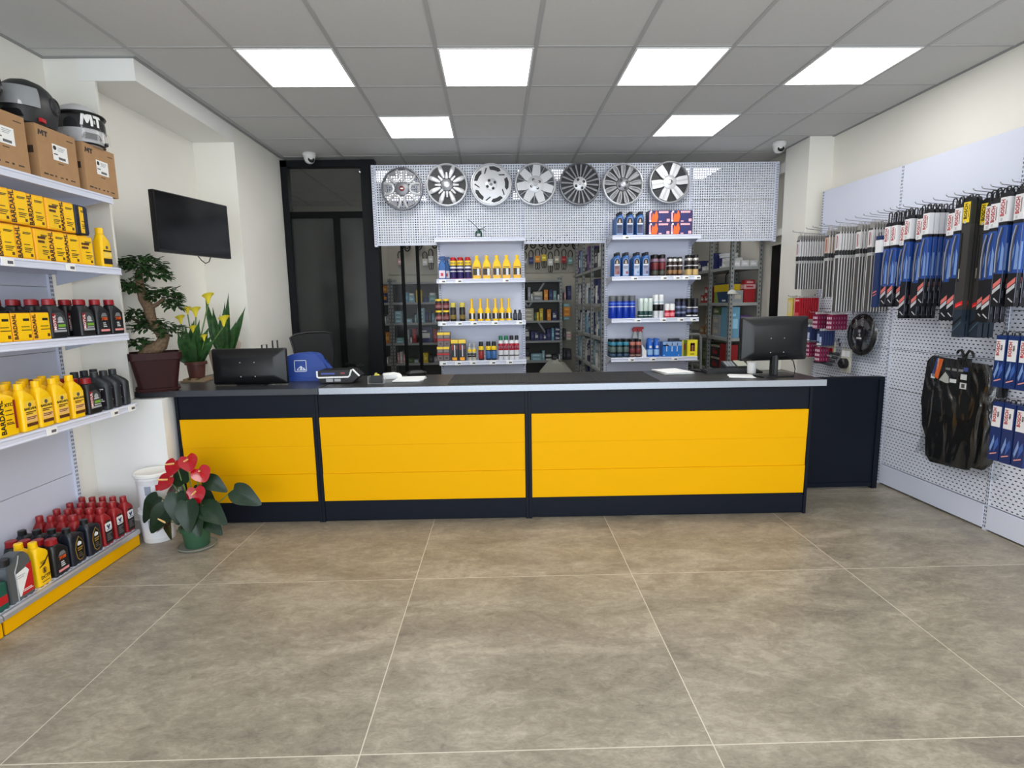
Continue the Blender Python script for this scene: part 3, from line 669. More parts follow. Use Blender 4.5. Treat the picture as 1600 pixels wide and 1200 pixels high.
def lab_dct(r, a, y, W, H, zs):
    m = MB().prism([(-.030, .104), (.0, .118), (.034, .150), (.036, .142), (.004, .108), (-.030, .100)], y-.0012, y+.0004, mat((70, 30, 20), .5)); lines(m, -.022, .012, (.118, .126), y-.0004, TXB, .003); plate(m, -.006, .006, .066, .090, y, BROWN)
    m.tube([(.013*math.cos(k*PI/8), y-.0006, .078+.016*math.sin(k*PI/8)) for k in range(16)], .0012, BROWN, 4, True); lines(m, -.024, .026, (.02,), y-.0004, BROWN, .003)
    r.part('label', m, a); r.part('lettering', text('DCTF', .024, BROWN), a, (.002, y-.0008, .044), FRONT)
yd = bottle(.088, .058, .236, YB, YB, .70, -.016, .0175, .026, lab_dct)
LP(yd, 'oil_bottle', 'yellow transmission oil bottle with brown swoosh, in front on the base deck', 'oil bottle', 2.745, -2.372, SHL['base'], 'yellow bottles on the base deck', 0, .05)
LP(yd, 'oil_bottle', 'yellow transmission oil bottle on the base deck, behind and left of the front one', 'oil bottle', 2.738, -2.436, SHL['base'], 'yellow bottles on the base deck', 0, .05)
GS = mat((98, 102, 104), .35, .3)
r = Recipe(); W, D, H = .135, .07, .232
a = r.part('body', MB().prism([(-W/2, 0), (W/2, 0), (W/2, .155), (W/2-.008, .20), (W/2-.035, .232), (-.004, .232), (-.018, .224), (-.028, .20), (-.034, .194), (-W/2, .19)], -D/2, D/2, GS), bevel=.007)
r.part('cap', MB().lathe([(.025, 0), (.025, .028), (.022, .032)], BLACK, (-.046, 0, .194), 22), a)
m = MB().prism([(-.030, .135), (.030, .150), (.046, .128), (-.012, .018), (-.020, .018)], -D/2-.001, -D/2+.001, WHITE).prism([(.030, .155), (.062, .165), (.062, .018), (-.012, .018), (.046, .126)], -D/2-.0015, -D/2+.001, RED)
lines(m, -.024, .02, (.12, .11), -D/2-.001, GREYL, .003); lines(m, 0.0, .055, (.034, .042), -D/2-.0014, WHITE, .003); r.part('label', m, a)
r.part('grip_rib', MB().tube([(-.028, -D/2, .002), (-.028, -D/2, .11), (-.030, -D/2, .15), (-.012, -D/2, .185), (.0, -D/2, .222)], .003, GREYL, 6), a)
LP(r, 'oil_bottle', 'grey metallic oil canister with black cap and red and white label on the base deck', 'oil bottle', 2.608, -2.376, SHL['base'], None, 0, -.02)
gr = bottle(.10, .06, .16, mat((18, 84, 70), .4), BLACK, .8, 0, .018, .02, lambda r, a, y, W, H, zs: r.part('label', plate(MB(), -.03, .04, .03, .07, y, RED), a))
LP(gr, 'oil_bottle', 'dark green bottle on the base deck, cut by the left edge of the picture', 'oil bottle', 2.483, -2.372, SHL['base'])
for j in range(2): LP(nb, 'oil_bottle', 'plain black bottle behind the grey metallic canister, %s row' % ORD[j+1], 'oil bottle', 2.60, -2.452-.075*j, SHL['base'], g)

# ---- cartons and helmets on the top shelf
KRAFT = mat((172, 134, 96), .75, 0, .3, .05, 20); KD = mat((60, 46, 34), .7); STK = mat((240, 240, 238), .5)
MTP = ([(-.9, 0), (-.66, 0), (-.52, .62), (-.36, .2), (-.2, .2), (0, .62), (.0, 0), (.24, 0), (.24, 1), (-.04, 1), (-.28, .48), (-.48, 1), (-.72, 1)], [(.34, 1), (.34, .72), (.60, .72), (.60, 0), (.86, 0), (.86, .72), (1.12, .72), (1.12, 1)])
cb = Recipe(); W, D, H = .268, .34, .262
m = MB().box(-W/2, W/2, -D/2, D/2, 0, H, KRAFT)
m.box(-W/2-.0006, -W/2+.001, -.15, .02, .12, .155, KD)
a = cb.part('carton', m)
m = MB(); y = -D/2
plate(m, -.035, .065, .11, .19, y, STK); m.lathe([(.011, .001), (.011, .0018)], TXB, (-.02, y, .172), 12, 'y'); plate(m, -.03, -.005, .138, .143, y-.001, TXB, .0012); lines(m, 0, .05, (.176, .168, .160), y-.001, GREYL, .003); plate(m, .0, .046, .118, .13, y-.001, mat((90, 90, 90), .5), .0012)
cb.part('sticker', m, a)
m = MB(); plate(m, .07, .115, .228, .232, y, KD); plate(m, -.005, .03, .094, .098, y, KD)
for k in range(6): plate(m, -.11+.036*k, -.11+.036*k+(.028, .022, .010, .018, .012, .03)[k], .022, .030-.002*(k % 2), y, KD)
cb.part('print', m, a)
mtm = MB()
for p in MTP: mtm.prism([(-.092+x*.031, .212+z*.027) for x, z in p], y-.0012, y+.0002, TXB)
cb.part('lettering', mtm, a)
g = 'helmet cartons on the top shelf'
for i, (y, rz) in enumerate(((2.785, -.02), (3.115, .0), (3.43, .02))):
    cb.place('carton', 'brown helmet carton on the top left shelf, %s' % ('leftmost and cut by the picture edge', 'middle one under the black helmet', 'rightmost one under the white and black helmet')[i], 'box', (-2.275-D/2+.0, y, SHL['top']), RZL+rz, g)
def helmet(name, label, loc, rz, sm, vis, accent, mtl, face=None, va=.25):
    t = thing(name, label, 'helmet', loc, rz, 'motorcycle helmets on the cartons')
    m = MB(); R = []
    for k in range(13):            # shell: rows from rim to crown, face towards -y
        u = k/12; z = .0+.245*u
        hw = .122*math.sqrt(max(.002, 1-((z-.120)/.128)**2)) if z > .12 else .122-.022*(1-z/.12)**2
        hl = .150*math.sqrt(max(.002, 1-((z-.120)/.128)**2)) if z > .12 else .150-.012*(1-z/.12)**2
        cy = -.012*(1-u)
        R.append([(hw*math.cos(2*PI*q/28), cy+hl*math.sin(2*PI*q/28)*(1.04 if math.sin(2*PI*q/28) < 0 else .96), z) for q in range(28)])
    m.rings(R, sm).build('shell', t, smooth=60)
    vm = MB(); R = []
    for z in (.085, .10, .125, .15, .17, .182):
        s = math.sqrt(max(.002, 1-((z-.120)/.128)**2)) if z > .12 else 1
        R.append([(.126*s*math.cos(a), -.008+.163*s*math.sin(a), z) for a in [PI+va+(PI-2*va)*q/16 for q in range(17)]])
    vm.rings(R, vis, False, False).build('visor', t, smooth=60)
    MB().tube([(.108*math.cos(a), -.012+.150*math.sin(a), .006) for a in [2*PI*q/28 for q in range(28)]], .006, BLACK, 6, True).build('rim_trim', t)
    for sx in (-1, 1):
        MB().lathe([(.044, 0), (.044, .010), (.036, .016), (.030, .011), (.012, .012), (.0, .014)], mtl, (0, 0, 0), 24, 'x').build('visor_hinge', t, (sx*.112, .0, .125), (0, 0, 0 if sx > 0 else PI))
    MB().prism([(-.05, .03), (.05, .03), (.035, .062), (-.035, .062)], -.170, -.150, BLACK).build('chin_vent', t, bevel=.003)
    for sx in (-1, 1): MB().box(min(sx*.09, sx*.104), max(sx*.09, sx*.104), -.11, -.07, .02, .038, accent).build('cheek_pad', t)
    if face: face(t)
    return t
SHB = mat((38, 39, 41), .45); GREYV = glass_mat('visor_tint', (.35, .36, .37), .9, .08); DKV = glass_mat('visor_dark', (.03, .03, .032), .9, .06)
zt = SHL['top']+.2625
helmet('helmet', 'matt black motorcycle helmet with red chin accent, cut by the left picture edge', (-2.42, 2.79, zt), .5, SHB, DKV, RED, mat((70, 70, 72), .3, .6), None, .6)
helmet('helmet', 'matt grey-black motorcycle helmet with pale grey visor, on the middle carton', (-2.40, 3.12, zt), .22, SHB, GREYV, RED, mat((70, 71, 74), .3, .6), None, .62)
def mtface(t):
    lm = MB()
    for p in MTP:
        q = []
        for (x0, z0), (x1, z1) in zip(p, p[1:]+p[:1]): q += [(x0+(x1-x0)*k/4, z0+(z1-z0)*k/4) for k in range(4)]
        for sh in (.0015,):
            i = lm.mi(WHITE); V = []
            for x, z in q:
                z2 = .098+z*.065; s = math.sqrt(max(.05, 1-((z2-.12)/.128)**2)) if z2 > .12 else 1; a = 1.5*PI+(x-.1)*.42
                V.append(lm.v(((.128+sh)*s*math.cos(a), -.008+(.166+sh)*s*math.sin(a), z2)))
            fc = lm.bm.faces.new(V); fc.material_index = i; bmesh.ops.triangulate(lm.bm, faces=[fc])
    me = lm.mesh('lettering', 0)
    link(me, 'lettering', t)
    MB().tube([(.124*math.cos(a), -.012+.155*math.sin(a), .168) for a in [PI*1.02+PI*.96*q/16 for q in range(17)]], .008, BLACK, 6).build('brow_strip', t)
    MB().rings([[(.134*math.cos(a), -.022+.170*math.sin(a), z) for a in [PI+.5+(PI-1.0)*q/14 for q in range(15)]] for z in (.015, .05, .075)], glass_mat('chin_clear', (.5, .5, .5), .35, .05), False, False).build('clear_flap', t)
helmet('helmet', 'white and black motorcycle helmet with MT on its dark visor, on the right carton', (-2.40, 3.462, zt), 1.0, mat((206, 206, 208), .35), DKV, BLACK, BLACK, mtface)
# ---- white pails beside the shelving
PAIL = mat((232, 232, 234), .4)
def pail(z, lab, lid):
    t = thing('pail', lab, 'bucket', (-2.247, 3.545, z), .35, 'white pails beside the left shelving')
    MB().lathe([(.088, 0), (.092, .006), (.100, .19), (.102, .195), (.106, .196), (.106, .203), (.102, .204), (.104, .226)], PAIL, n=36).build('bucket', t)
    if lid: MB().lathe([(.109, .212), (.112, .216), (.112, .232), (.106, .238), (.100, .234), (0.002, .232)], mat((240, 239, 232), .4), n=36).build('lid', t)
    m = MB()
    m.rings([[(rr*math.cos(a), rr*math.sin(a), z2) for a in [-PI*.75+PI*.62*q/12 for q in range(13)]] for rr, z2 in ((.0945, .03), (.1012, .165))], mat((224, 226, 230), .5), False, False)
    m.rings([[(rr*math.cos(a), rr*math.sin(a), z2) for a in [-PI*.42+PI*.22*q/6 for q in range(7)]] for rr, z2 in ((.0997, .125), (.1018, .165))], RED, False, False)
    m.rings([[(rr*math.cos(a), rr*math.sin(a), z2) for a in [-PI*.62+PI*.12*q/6 for q in range(7)]] for rr, z2 in ((.0982, .10), (.1014, .160))], mat((150, 156, 172), .5), False, False)
    m.build('label', t)
pail(0, 'white plastic pail on the floor by the left shelving, lower of the two stacked', False)
pail(.2265, 'lidded white plastic pail stacked on another beside the anthurium', True)
# ================================================================== television, plants, things on the counter
TZ = .9575
SCR = mat((9, 9, 10), .12, 0, .5); TVB = mat((20, 20, 22), .35)
tv = thing('television', 'black flat television on an arm bracket on the left wall', 'television', (-2.105, 4.08, 1.88), math.atan2(.64, .17))
MB().box(-.33, .33, -.012, .03, 0, .395, TVB).build('casing', tv, bevel=.003)
MB().box(-.322, .322, -.0135, -.011, .018, .388, SCR).build('screen', tv)
MB().box(-.11, .11, .03, .05, .1, .3, TVB).tube([(0, .05, .2), (.03, .20, .2), (-.02, .33, .2)], .014, BLACK, 8).build('wall_bracket', tv)
MB().tube([(.02, .01, .0), (.05, .01, -.03), (.085, .01, -.048), (.12, .01, -.035), (.14, .01, .0)], .0035, BLACK, 6).build('cable', tv)

LEAF = mat((48, 76, 40), .45, 0, .4, .4, 40); LEAF2 = mat((22, 44, 24), .34, 0, .3, .3, 25); LEAF3 = mat((50, 88, 44), .4, 0, .4, .45, 26)
BARK = mat((112, 92, 72), .85, 0, .2, .3, 60); TERRA = mat((50, 22, 22), .5, 0, .2); SOIL = mat((48, 36, 28), .95, 0, .1, .4, 80)
def oriented(d, n):
    d = Vector(d).normalized(); n = Vector(n); y = n.cross(d).normalized(); n = d.cross(y).normalized()
    return Matrix((d, y, n)).transposed().to_4x4()
def small_leaf(m, c, d, n, L, W, mt):
    X = Matrix.Translation(Vector(c)) @ oriented(d, n); i = m.mi(mt)
    P = [X @ Vector(p) for p in ((0, 0, 0), (L*.35, W*.5, L*.05), (L*.75, W*.38, L*.02), (L, 0, -L*.1), (L*.75, -W*.38, L*.02), (L*.35, -W*.5, L*.05), (L*.5, 0, -L*.02))]
    V = [m.bm.verts.new(p) for p in P]
    for a, b in ((0, 1), (1, 2), (2, 3), (3, 4), (4, 5), (5, 0)): m.f((V[a], V[b], V[6]), i)
rng = random.Random(3)
# ---- bonsai
b = thing('bonsai', 'bonsai tree with twisting trunk in a square maroon pot', 'plant', (-2.30, 3.79, TZ), .55)
m = MB(); R = []
for z, a in ((0, .115), (.012, .118), (.014, .128), (.024, .130), (.026, .112), (.215, .142), (.217, .150), (.262, .152), (.264, .140), (.225, .136)):
    R.append([(x, y, z) for x, y in rrect(a, a*.86, .03, 4)])
m.rings(R, TERRA).build('pot', b)
MB().rings([[(x, y, .228) for x, y in rrect(.134, .115, .03, 4)], [(x, y, .236) for x, y in rrect(.12, .10, .03, 4)]], SOIL).build('soil', b)
tp = [(-.05, -.02, .23), (-.01, -.015, .28), (.05, 0, .31), (.072, 0, .36), (.045, 0, .41), (.01, 0, .45), (.0, 0, .50), (-.005, 0, .56), (-.035, 0, .62), (-.045, 0, .69), (-.048, 0, .76), (-.045, 0, .81)]
Rz = Matrix.Rotation(-.55, 4, 'Z')
tp = [tuple(Rz @ Vector(p)) for p in tp]
MB().tube(tp, [.055, .05, .042, .036, .034, .032, .032, .034, .03, .026, .022, .016], BARK, 10).tube([tp[5], tuple(Rz @ Vector((-.07, 0, .46))), tuple(Rz @ Vector((-.12, 0, .49)))], [.018, .014, .008], BARK, 7).tube([tp[7], tuple(Rz @ Vector((.05, 0, .58))), tuple(Rz @ Vector((.10, 0, .62)))], [.018, .014, .009], BARK, 7).tube([tp[9], tuple(Rz @ Vector((-.10, 0, .70))), tuple(Rz @ Vector((-.16, 0, .70)))], [.015, .012, .007], BARK, 7).tube([tp[1], tuple(Rz @ Vector((-.06, 0, .30))), tuple(Rz @ Vector((-.09, 0, .31)))], [.014, .01, .006], BARK, 7).build('trunk', b, smooth=60)
def pad(c, rx, ry, rz, n, L=.05):
    m = MB(); c = Vector(c)
    for _ in range(n):
        a = rng.uniform(0, 2*PI); u = rng.uniform(-.5, 1); rr = math.sqrt(max(.05, 1-u*u))*rng.uniform(.55, 1)
        p = c+Vector((rx*rr*math.cos(a), ry*rr*math.sin(a), rz*u))
        d = Vector((math.cos(a)*1.0+rng.uniform(-.5, .5), math.sin(a)+rng.uniform(-.5, .5), rng.uniform(-.7, .5)))
        small_leaf(m, p, d, (rng.uniform(-.3, .3), rng.uniform(-.3, .3), 1), L*rng.uniform(.75, 1.2), L*.52, LEAF)
    return m
for c, rx, ry, rz, n in (((-.02, 0, .835), .125, .085, .06, 270), ((.04, 0, .775), .10, .07, .04, 120), ((-.10, 0, .695), .075, .06, .045, 150), ((.10, 0, .635), .095, .065, .05, 190), ((.155, .0, .57), .04, .05, .04, 70), ((-.09, 0, .495), .075, .06, .045, 125), ((-.01, 0, .435), .095, .07, .045, 140), ((.11, 0, .40), .075, .06, .05, 100), ((-.07, -.02, .325), .05, .045, .03, 80)):
    pad(tuple(Rz @ Vector(c)), rx, ry, rz, n).build('foliage', b, smooth=0)

# ---- calla lily
def roundpot(m, r0, r1, h, mt, n=32):
    return m.lathe([(r0, 0), (r0+.002, .004), (r1-.008, h*.80), (r1+.004, h*.81), (r1+.006, h-.003), (r1+.003, h), (r1-.008, h), (r1-.012, h-.02), (.002, h-.02)], mt, n=n)
def blade(m, base, tip, W, bend, mt, n=7, fold=.25):
    base = Vector(base); tip = Vector(tip); d = (tip-base); L = d.length; side = d.cross(Vector((0, -1, .3))).normalized() if abs(d.normalized().y) < .9 else Vector((1, 0, 0)); nn = side.cross(d).normalized()
    i = m.mi(mt); rows = []
    for k in range(n+1):
        t = k/n; p = base+d*t+nn*bend*math.sin(t*PI)
        w2 = W*.5*math.sin(PI*(t*.80+.12)**.9)*(1-.95*max(0, t-.7)/.3)
        rows.append([m.v(p-side*w2+nn*fold*w2), m.v(p), m.v(p+side*w2+nn*fold*w2)])
    for a, c in zip(rows, rows[1:]):
        m.f((a[0], a[1], c[1], c[0]), i); m.f((a[1], a[2], c[2], c[1]), i)
    return m
c = thing('calla_lily', 'calla lily with yellow trumpet flowers in a small round brown pot', 'plant', (-2.285, 4.26, TZ+.026), 0)
roundpot(MB(), .052, .072, .125, mat((92, 52, 44), .5)).build('pot', c)
for bx, by, tx, ty, tz, W in ((-.02, 0, -.12, .02, .30, .05), (0, -.02, -.02, -.05, .40, .075), (.02, 0, .07, -.02, .44, .075), (.01, .02, .13, .04, .33, .06), (0, .02, -.04, .08, .42, .07), (.02, 0, .10, .05, .38, .08), (.03, .01, .17, 0, .30, .07), (-.01, -.02, -.08, -.06, .36, .06), (.01, -.02, .05, -.07, .33, .07), (-.03, 0, -.14, -.02, .20, .05), (0, 0, .02, .0, .44, .08), (.02, 0, .14, -.05, .24, .06), (-.02, .01, -.10, .05, .40, .06)):
    blade(MB(), (bx, by, .10), (tx, ty, tz), W, .03, LEAF3).build('leaf', c, smooth=60)
STEM = mat((96, 128, 62), .5); YFL = mat((246, 226, 64), .45); YFG = mat((206, 200, 70), .5)
for tx, ty, tz, s in ((.135, .0, .555, 1), (.045, -.02, .46, .9), (-.04, .03, .48, .7), (-.075, -.01, .41, .8), (.235, 0, .385, 1), (.02, -.03, .34, .7), (.10, -.04, .28, .6)):
    f = MB().tube([(0, 0, .10), (tx*.35, ty*.35, tz*.5), (tx*.8, ty*.8, tz*.85), (tx, ty, tz)], .0045, STEM, 6).build('flower_stem', c)
    m = MB(); R = []
    lean = tx*.5
    for u, r in ((0, .006), (.02, .012), (.045, .019), (.062, .032), (.070, .042)):
        R.append([(tx+s*(r*math.cos(q)+lean*u), ty+s*r*math.sin(q), tz+s*(u+.018*(r/.042)*math.cos(q+.6))) for q in [2*PI*k/14 for k in range(14)]])
    m.rings(R, YFL, False); m.tube([(tx, ty, tz+.01), (tx+s*lean*.05, ty, tz+s*.055)], .005*s, mat((250, 180, 30), .5), 6).build('flower', c, smooth=60)
tag(MB().box(-.085, .085, -.085, .085, 0, .012, mat((150, 128, 98), .6, 0, .4, .1, 30)).box(-.07, -.05, -.08, .08, .012, .025, mat((150, 128, 98), .6, 0, .4, .1, 30)).box(.05, .07, -.08, .08, .012, .025, mat((150, 128, 98), .6, 0, .4, .1, 30)).box(-.015, .015, -.08, .08, .012, .025, mat((150, 128, 98), .6, 0, .4, .1, 30)).build('plant_stand', None, (-2.285, 4.26, TZ), (0, 0, .1)), 'low wooden plant stand under the calla lily pot', 'plant stand')
# ---- snake plant
s = thing('snake_plant', 'snake plant with upright banded leaves in a beige square pot behind the calla lily', 'plant', (-2.272, 4.70, TZ), 0)
m = MB(); R = []
PB = mat((176, 160, 142), .6)
for z, a in ((0, .075), (.19, .095), (.205, .097), (.205, .085), (.17, .08)): R.append([(x, y, z) for x, y in rrect(a, a, .012, 3)])
m.rings(R, PB).build('pot', s)
for bx, tx, tz, W in ((-.03, -.11, .66, .055), (-.01, -.06, .56, .06), (.02, .05, .60, .06), (.03, .085, .68, .05), (.05, .20, .56, .06), (0, .0, .50, .06), (.04, .12, .44, .07), (-.04, -.09, .50, .07), (.01, .03, .46, .09), (-.02, -.03, .42, .09)):
    blade(MB(), (bx, rng.uniform(-.03, .03), .16), (tx, rng.uniform(-.04, .04), tz), W, .015, LEAF3, 8, .4).build('leaf', s, smooth=60)
r = MB()
for k in range(5): r.tube([(.078+.006*k, .03, .15), (.085+.010*k, .03, .30-.01*k)], .0025, mat((190, 150, 140), .6), 5)
r.build('support_sticks', s)
# ---- anthurium on the floor
an = thing('anthurium', 'red-flowered anthurium in a green pot on a saucer on the floor', 'plant', (-1.925, 3.40, 0), 0)
PG = mat((52, 92, 66), .5)
MB().lathe([(.085, 0), (.108, .004), (.116, .014), (.112, .018), (.104, .010), (.002, .008)], mat((128, 130, 120), .5), n=36).build('saucer', an)
roundpot(MB(), .068, .092, .135, PG, 36).build('pot', an, (0, 0, .009))
def heart(c, R, W, tip, notch, mt, cup=.18, droop=.9):
    m = MB(); i = m.mi(mt); N = 26; out = []
    for k in range(N):
        f = 2*PI*k/N; x = c+R*math.cos(f)+tip*max(0, math.cos(f))**5; y = W*math.sin(f)*(1-.18*max(0, math.cos(f)))
        if abs(f-PI) < 1: x += notch*math.exp(-((f-PI)/.33)**2)
        out.append((x, y))
    rings = []
    for q in (.4, .75, 1): rings.append([m.v((x*q, y*q, cup*(abs(y*q)**1.5)/W**.5-droop*max(0, x*q)**2)) for x, y in out])
    o = m.v((0, 0, 0))
    for k in range(N): m.f((o, rings[0][k], rings[0][(k+1) % N]), i)
    for a, b2 in zip(rings, rings[1:]):
        for k in range(N): m.f((a[k], b2[k], b2[(k+1) % N], a[(k+1) % N]), i)
    return m
hl = heart(.062, .088, .068, .045, .032, LEAF2).mesh('leaf', 60); hl2 = heart(.05, .070, .052, .036, .026, LEAF2).mesh('leaf', 60)
AFL = mat((172, 14, 28), .2, 0, .5, .1, 30, .4); SPD = mat((236, 190, 120), .5)
hf = heart(.030, .054, .058, .012, .022, AFL, .10, .5).mesh('spathe', 60)
def put(me, name, par, p, d, n):
    o = link(me, name, par); o.matrix_local = Matrix.Translation(p) @ oriented(d, n); return o
def stemto(p, par, mt, r=.0035):
    p = Vector(p); q = Vector((p.x*.12, p.y*.12, .12))
    return MB().tube([q, q.lerp(p, .5)+Vector((0, 0, .03)), p], r, mt, 6).build('stem', par)
for p, d, n, big in (((-.20, -.02, .345), (-.55, -.2, -.75), (-.35, -.9, .35), 1), ((-.115, -.07, .30), (-.5, -.3, -.75), (.1, -.95, .35), 1), ((-.04, -.10, .39), (.1, -.35, -.9), (.15, -.95, .3), 1), ((.03, -.12, .345), (.15, -.4, -.9), (.2, -.95, .35), 1), ((.10, -.08, .30), (.75, -.3, -.45), (.2, -.8, .6), 1), ((.265, -.02, .375), (.8, -.15, -.42), (-.15, -.85, .55), 1),
        ((-.13, -.07, .235), (.05, -.2, -1), (-.5, -.9, .0), 0), ((.06, -.12, .27), (.3, -.35, -.85), (.15, -.95, .3), 0), ((.11, -.07, .22), (.7, -.4, -.6), (.1, -.9, .5), 0), ((-.07, -.02, .40), (-.6, .3, -.2), (-.2, -.7, .7), 0), ((.08, .02, .44), (.8, -.1, -.5), (-.1, -.7, .6), 0), ((.0, .0, .37), (.5, .2, -.6), (0, -.7, .6), 1), ((-.02, -.05, .43), (-.3, .3, .3), (0, -.7, .7), 0)):
    stemto(p, an, STEM)
    put(hl if big else hl2, 'leaf', an, Vector(p), d, n)
for p, d, n in (((.015, -.045, .60), (.3, -.3, -.7), (.05, -.9, .5)), ((-.06, -.04, .575), (-.2, -.4, -.7), (-.2, -.9, .5)), ((.075, -.04, .52), (.45, -.3, -.6), (.3, -.85, .45)), ((-.10, -.05, .475), (-.5, -.3, -.6), (-.3, -.9, .45)), ((.06, -.07, .405), (.2, -.3, -.9), (.1, -.95, .3)), ((-.10, -.09, .20), (-.8, -.3, -.5), (-.6, -.2, .8))):
    st = stemto(p, an, STEM); f = put(hf, 'spathe', an, Vector(p), d, n)
    MB().tube([(.018, 0, .004), (.030, 0, .035), (.040, 0, .062)], [.006, .006, .004], SPD, 8).build('spadix', f)

# ---- monitors (seen from behind)
MON = mat((19, 20, 22), .42)
def monitor(lab, loc, rz, W, H, z0, stand=True):
    t = thing('computer_monitor', lab, 'monitor', loc, rz)
    m = MB(); R = []
    for y, a, b2 in ((.016, W/2, H/2), (-.004, W/2, H/2), (-.012, W/2-.004, H/2-.004), (-.03, W/2-.04, H/2-.035), (-.045, W/2-.075, H/2-.06)):
        R.append([(x, y, z0+H/2+z) for x, z in rrect(a, b2, .012, 3)])
    m.rings(R, MON).build('casing', t)
    MB().box(-W/2+.012, W/2-.012, .0155, .0175, z0+.014, z0+H-.012, SCR).build('screen', t)
    m = MB()
    for sx in (-.05, .05):
        for sz in (.06, .16): m.lathe([(.004, .0455), (.004, .0468)], GREYL, (sx, 0, z0+sz), 10, 'y')
    m.build('mount_screws', t)
    return t
t = monitor('black computer monitor seen from behind at the left end of the counter', (-1.738, 3.945, TZ), -.02, .525, .255, .008)
MB().box(-.10, .10, -.02, .14, 0, .007, MON).box(-.03, .03, .01, .04, .007, .06, MON).build('stand_base', t)
t = monitor('black computer monitor seen from behind at the right end of the counter', (1.995, 3.86, TZ), .10, .505, .312, .114)
MB().loft([(0, .12, .09, .02), (.008, .12, .09, .02), (.012, .10, .07, .02)], BLACK).build('stand_base', t)
MB().box(-.024, .024, -.03, .0, .010, .20, BLACK).box(-.004, .012, -.033, -.03, .012, .15, mat((60, 62, 66), .3)).build('stand_neck', t)
MB().tube([(.02, -.05, .145), (.07, -.055, .150), (.125, -.05, .11), (.15, -.04, .05), (.152, -.03, .004), (.10, -.0, .02), (.04, .03, .018)], .0035, BLACK, 6).build('cable', t)
# ---- blue display with white square emblem
BL = mat((38, 70, 150), .45); WBL = mat((214, 218, 232), .5)
t = thing('counter_display', 'blue rounded display holder with white square emblem beside the left monitor', 'display', (-1.40, 4.10, TZ), 0)
MB().prism([(-.145, 0), (.125, 0), (.130, .03), (.17, .08), (.115, .14), (.095, .185), (.07, .205), (.0, .212), (-.09, .205), (-.145, .185)], 0, .12, BL).build('back_panel', t, bevel=.008)
MB().box(-.14, .10, -.012, .0, 0, .028, BL).build('front_lip', t, bevel=.003)
m = MB()
x0, x1, z0, z1, w_ = -.085, .005, .072, .158, .005
for q in ((x0, x1, z1-w_, z1), (x0, x1, z0, z0+w_), (x0, x0+w_, z0, z1), (x1-w_, x1, z0, z1)): m.box(q[0], q[1], -.002, .001, q[2], q[3], WBL)
m.prism([(-.070, .082), (.0, .082), (-.010, .095), (-.018, .105), (-.022, .098), (-.030, .112), (-.036, .116), (-.050, .105), (-.062, .096)], -.002, .001, WBL).prism([(-.058, .087), (-.045, .087), (-.042, .104), (-.050, .099)], -.003, -.002, BL).prism([(-.028, .087), (-.022, .087), (-.022, .1), (-.026, .1)], -.003, -.002, BL)
m.build('emblem', t)
# ---- card terminal printer
t = thing('wire_bracket', 'two small black loops standing behind the left monitor', 'bracket', (-1.66, 4.13, TZ), 0)
for x in (-.045, .035): MB().tube([(x-.018, 0, 0), (x-.018, 0, .275+.3*(x > 0)*.1), (x+.018, 0, .278+.3*(x > 0)*.1), (x+.018, 0, 0)], .0055, BLACK, 6).build('loop', t)
MB().box(-.09, .08, -.02, .02, 0, .012, BLACK).build('base', t)
t = thing('receipt_printer', 'black and white receipt printer with blue display on the counter', 'printer', (-1.125, 3.94, TZ), CA)
MB().prism([(-.13, .005), (.10, .005), (.13, .03), (.155, .05), (.10, .098), (-.135, .095), (-.145, .04)], 0, .15, BLACK).build('body', t, bevel=.003)
MB().tube([(-.146, -.004, .092), (-.146, -.004, .05), (-.138, -.004, .044), (.075, -.004, .046), (.086, -.004, .056), (.10, -.004, .098), (.108, -.002, .102), (.155, .0, .052)], .0065, WHITE, 8).build('white_trim', t)
MB().box(-.118, -.02, -.003, 0, .066, .078, mat((72, 86, 170), .3)).build('display', t)
MB().box(.022, .052, -.003, 0, .068, .080, mat((150, 60, 66), .4)).build('button', t)
MB().box(-.085, -.035, -.0015, 0, .012, .036, GREYL).box(-.025, .02, -.0015, 0, .014, .034, GREYL).build('sticker', t)
# ---- small tape dispenser in clear stand
t = thing('tape_dispenser', 'small black dispenser with yellow top in a clear stand', 'dispenser', (-.845, 3.90, TZ), CA)
MB().prism([(-.045, .004), (.045, .004), (.043, .045), (.035, .056), (-.035, .056), (-.043, .045)], 0, .05, BLACK).build('body', t, bevel=.002)
MB().prism([(-.02, .056), (.02, .056), (.012, .063), (.002, .063), (.0, .072), (-.010, .072), (-.010, .063)], .01, .04, mat((214, 200, 70), .5)).build('yellow_top', t)
CL = glass_mat('acrylic', (.75, .78, .8), .25, .05)
MB().box(-.056, .056, -.02, .06, 0, .003, CL).box(-.056, -.053, -.02, .06, .003, .052, CL).box(.053, .056, -.02, .06, .003, .052, CL).build('clear_stand', t)
PAP = mat((240, 240, 238), .6)
tag(MB().prism([(-.07, 0), (.06, 0), (.08, .012), (.075, .028), (.03, .040), (-.055, .036)], -.05, .06, PAP).build('paper_stack', None, (-.79, 4.17, TZ), (0, 0, .25), bevel=.003), 'crumpled stack of white paper behind the small black dispenser', 'paper')
tag(MB().loft([(0, .07, .04, .03), (.03, .08, .045, .03), (.045, .05, .03, .02)], BLACK).build('barcode_scanner', None, (-.61, 4.26, TZ), (0, 0, .3)), 'black hand scanner lying behind the left paper sheets', 'scanner')
MZ = TZ+.0058
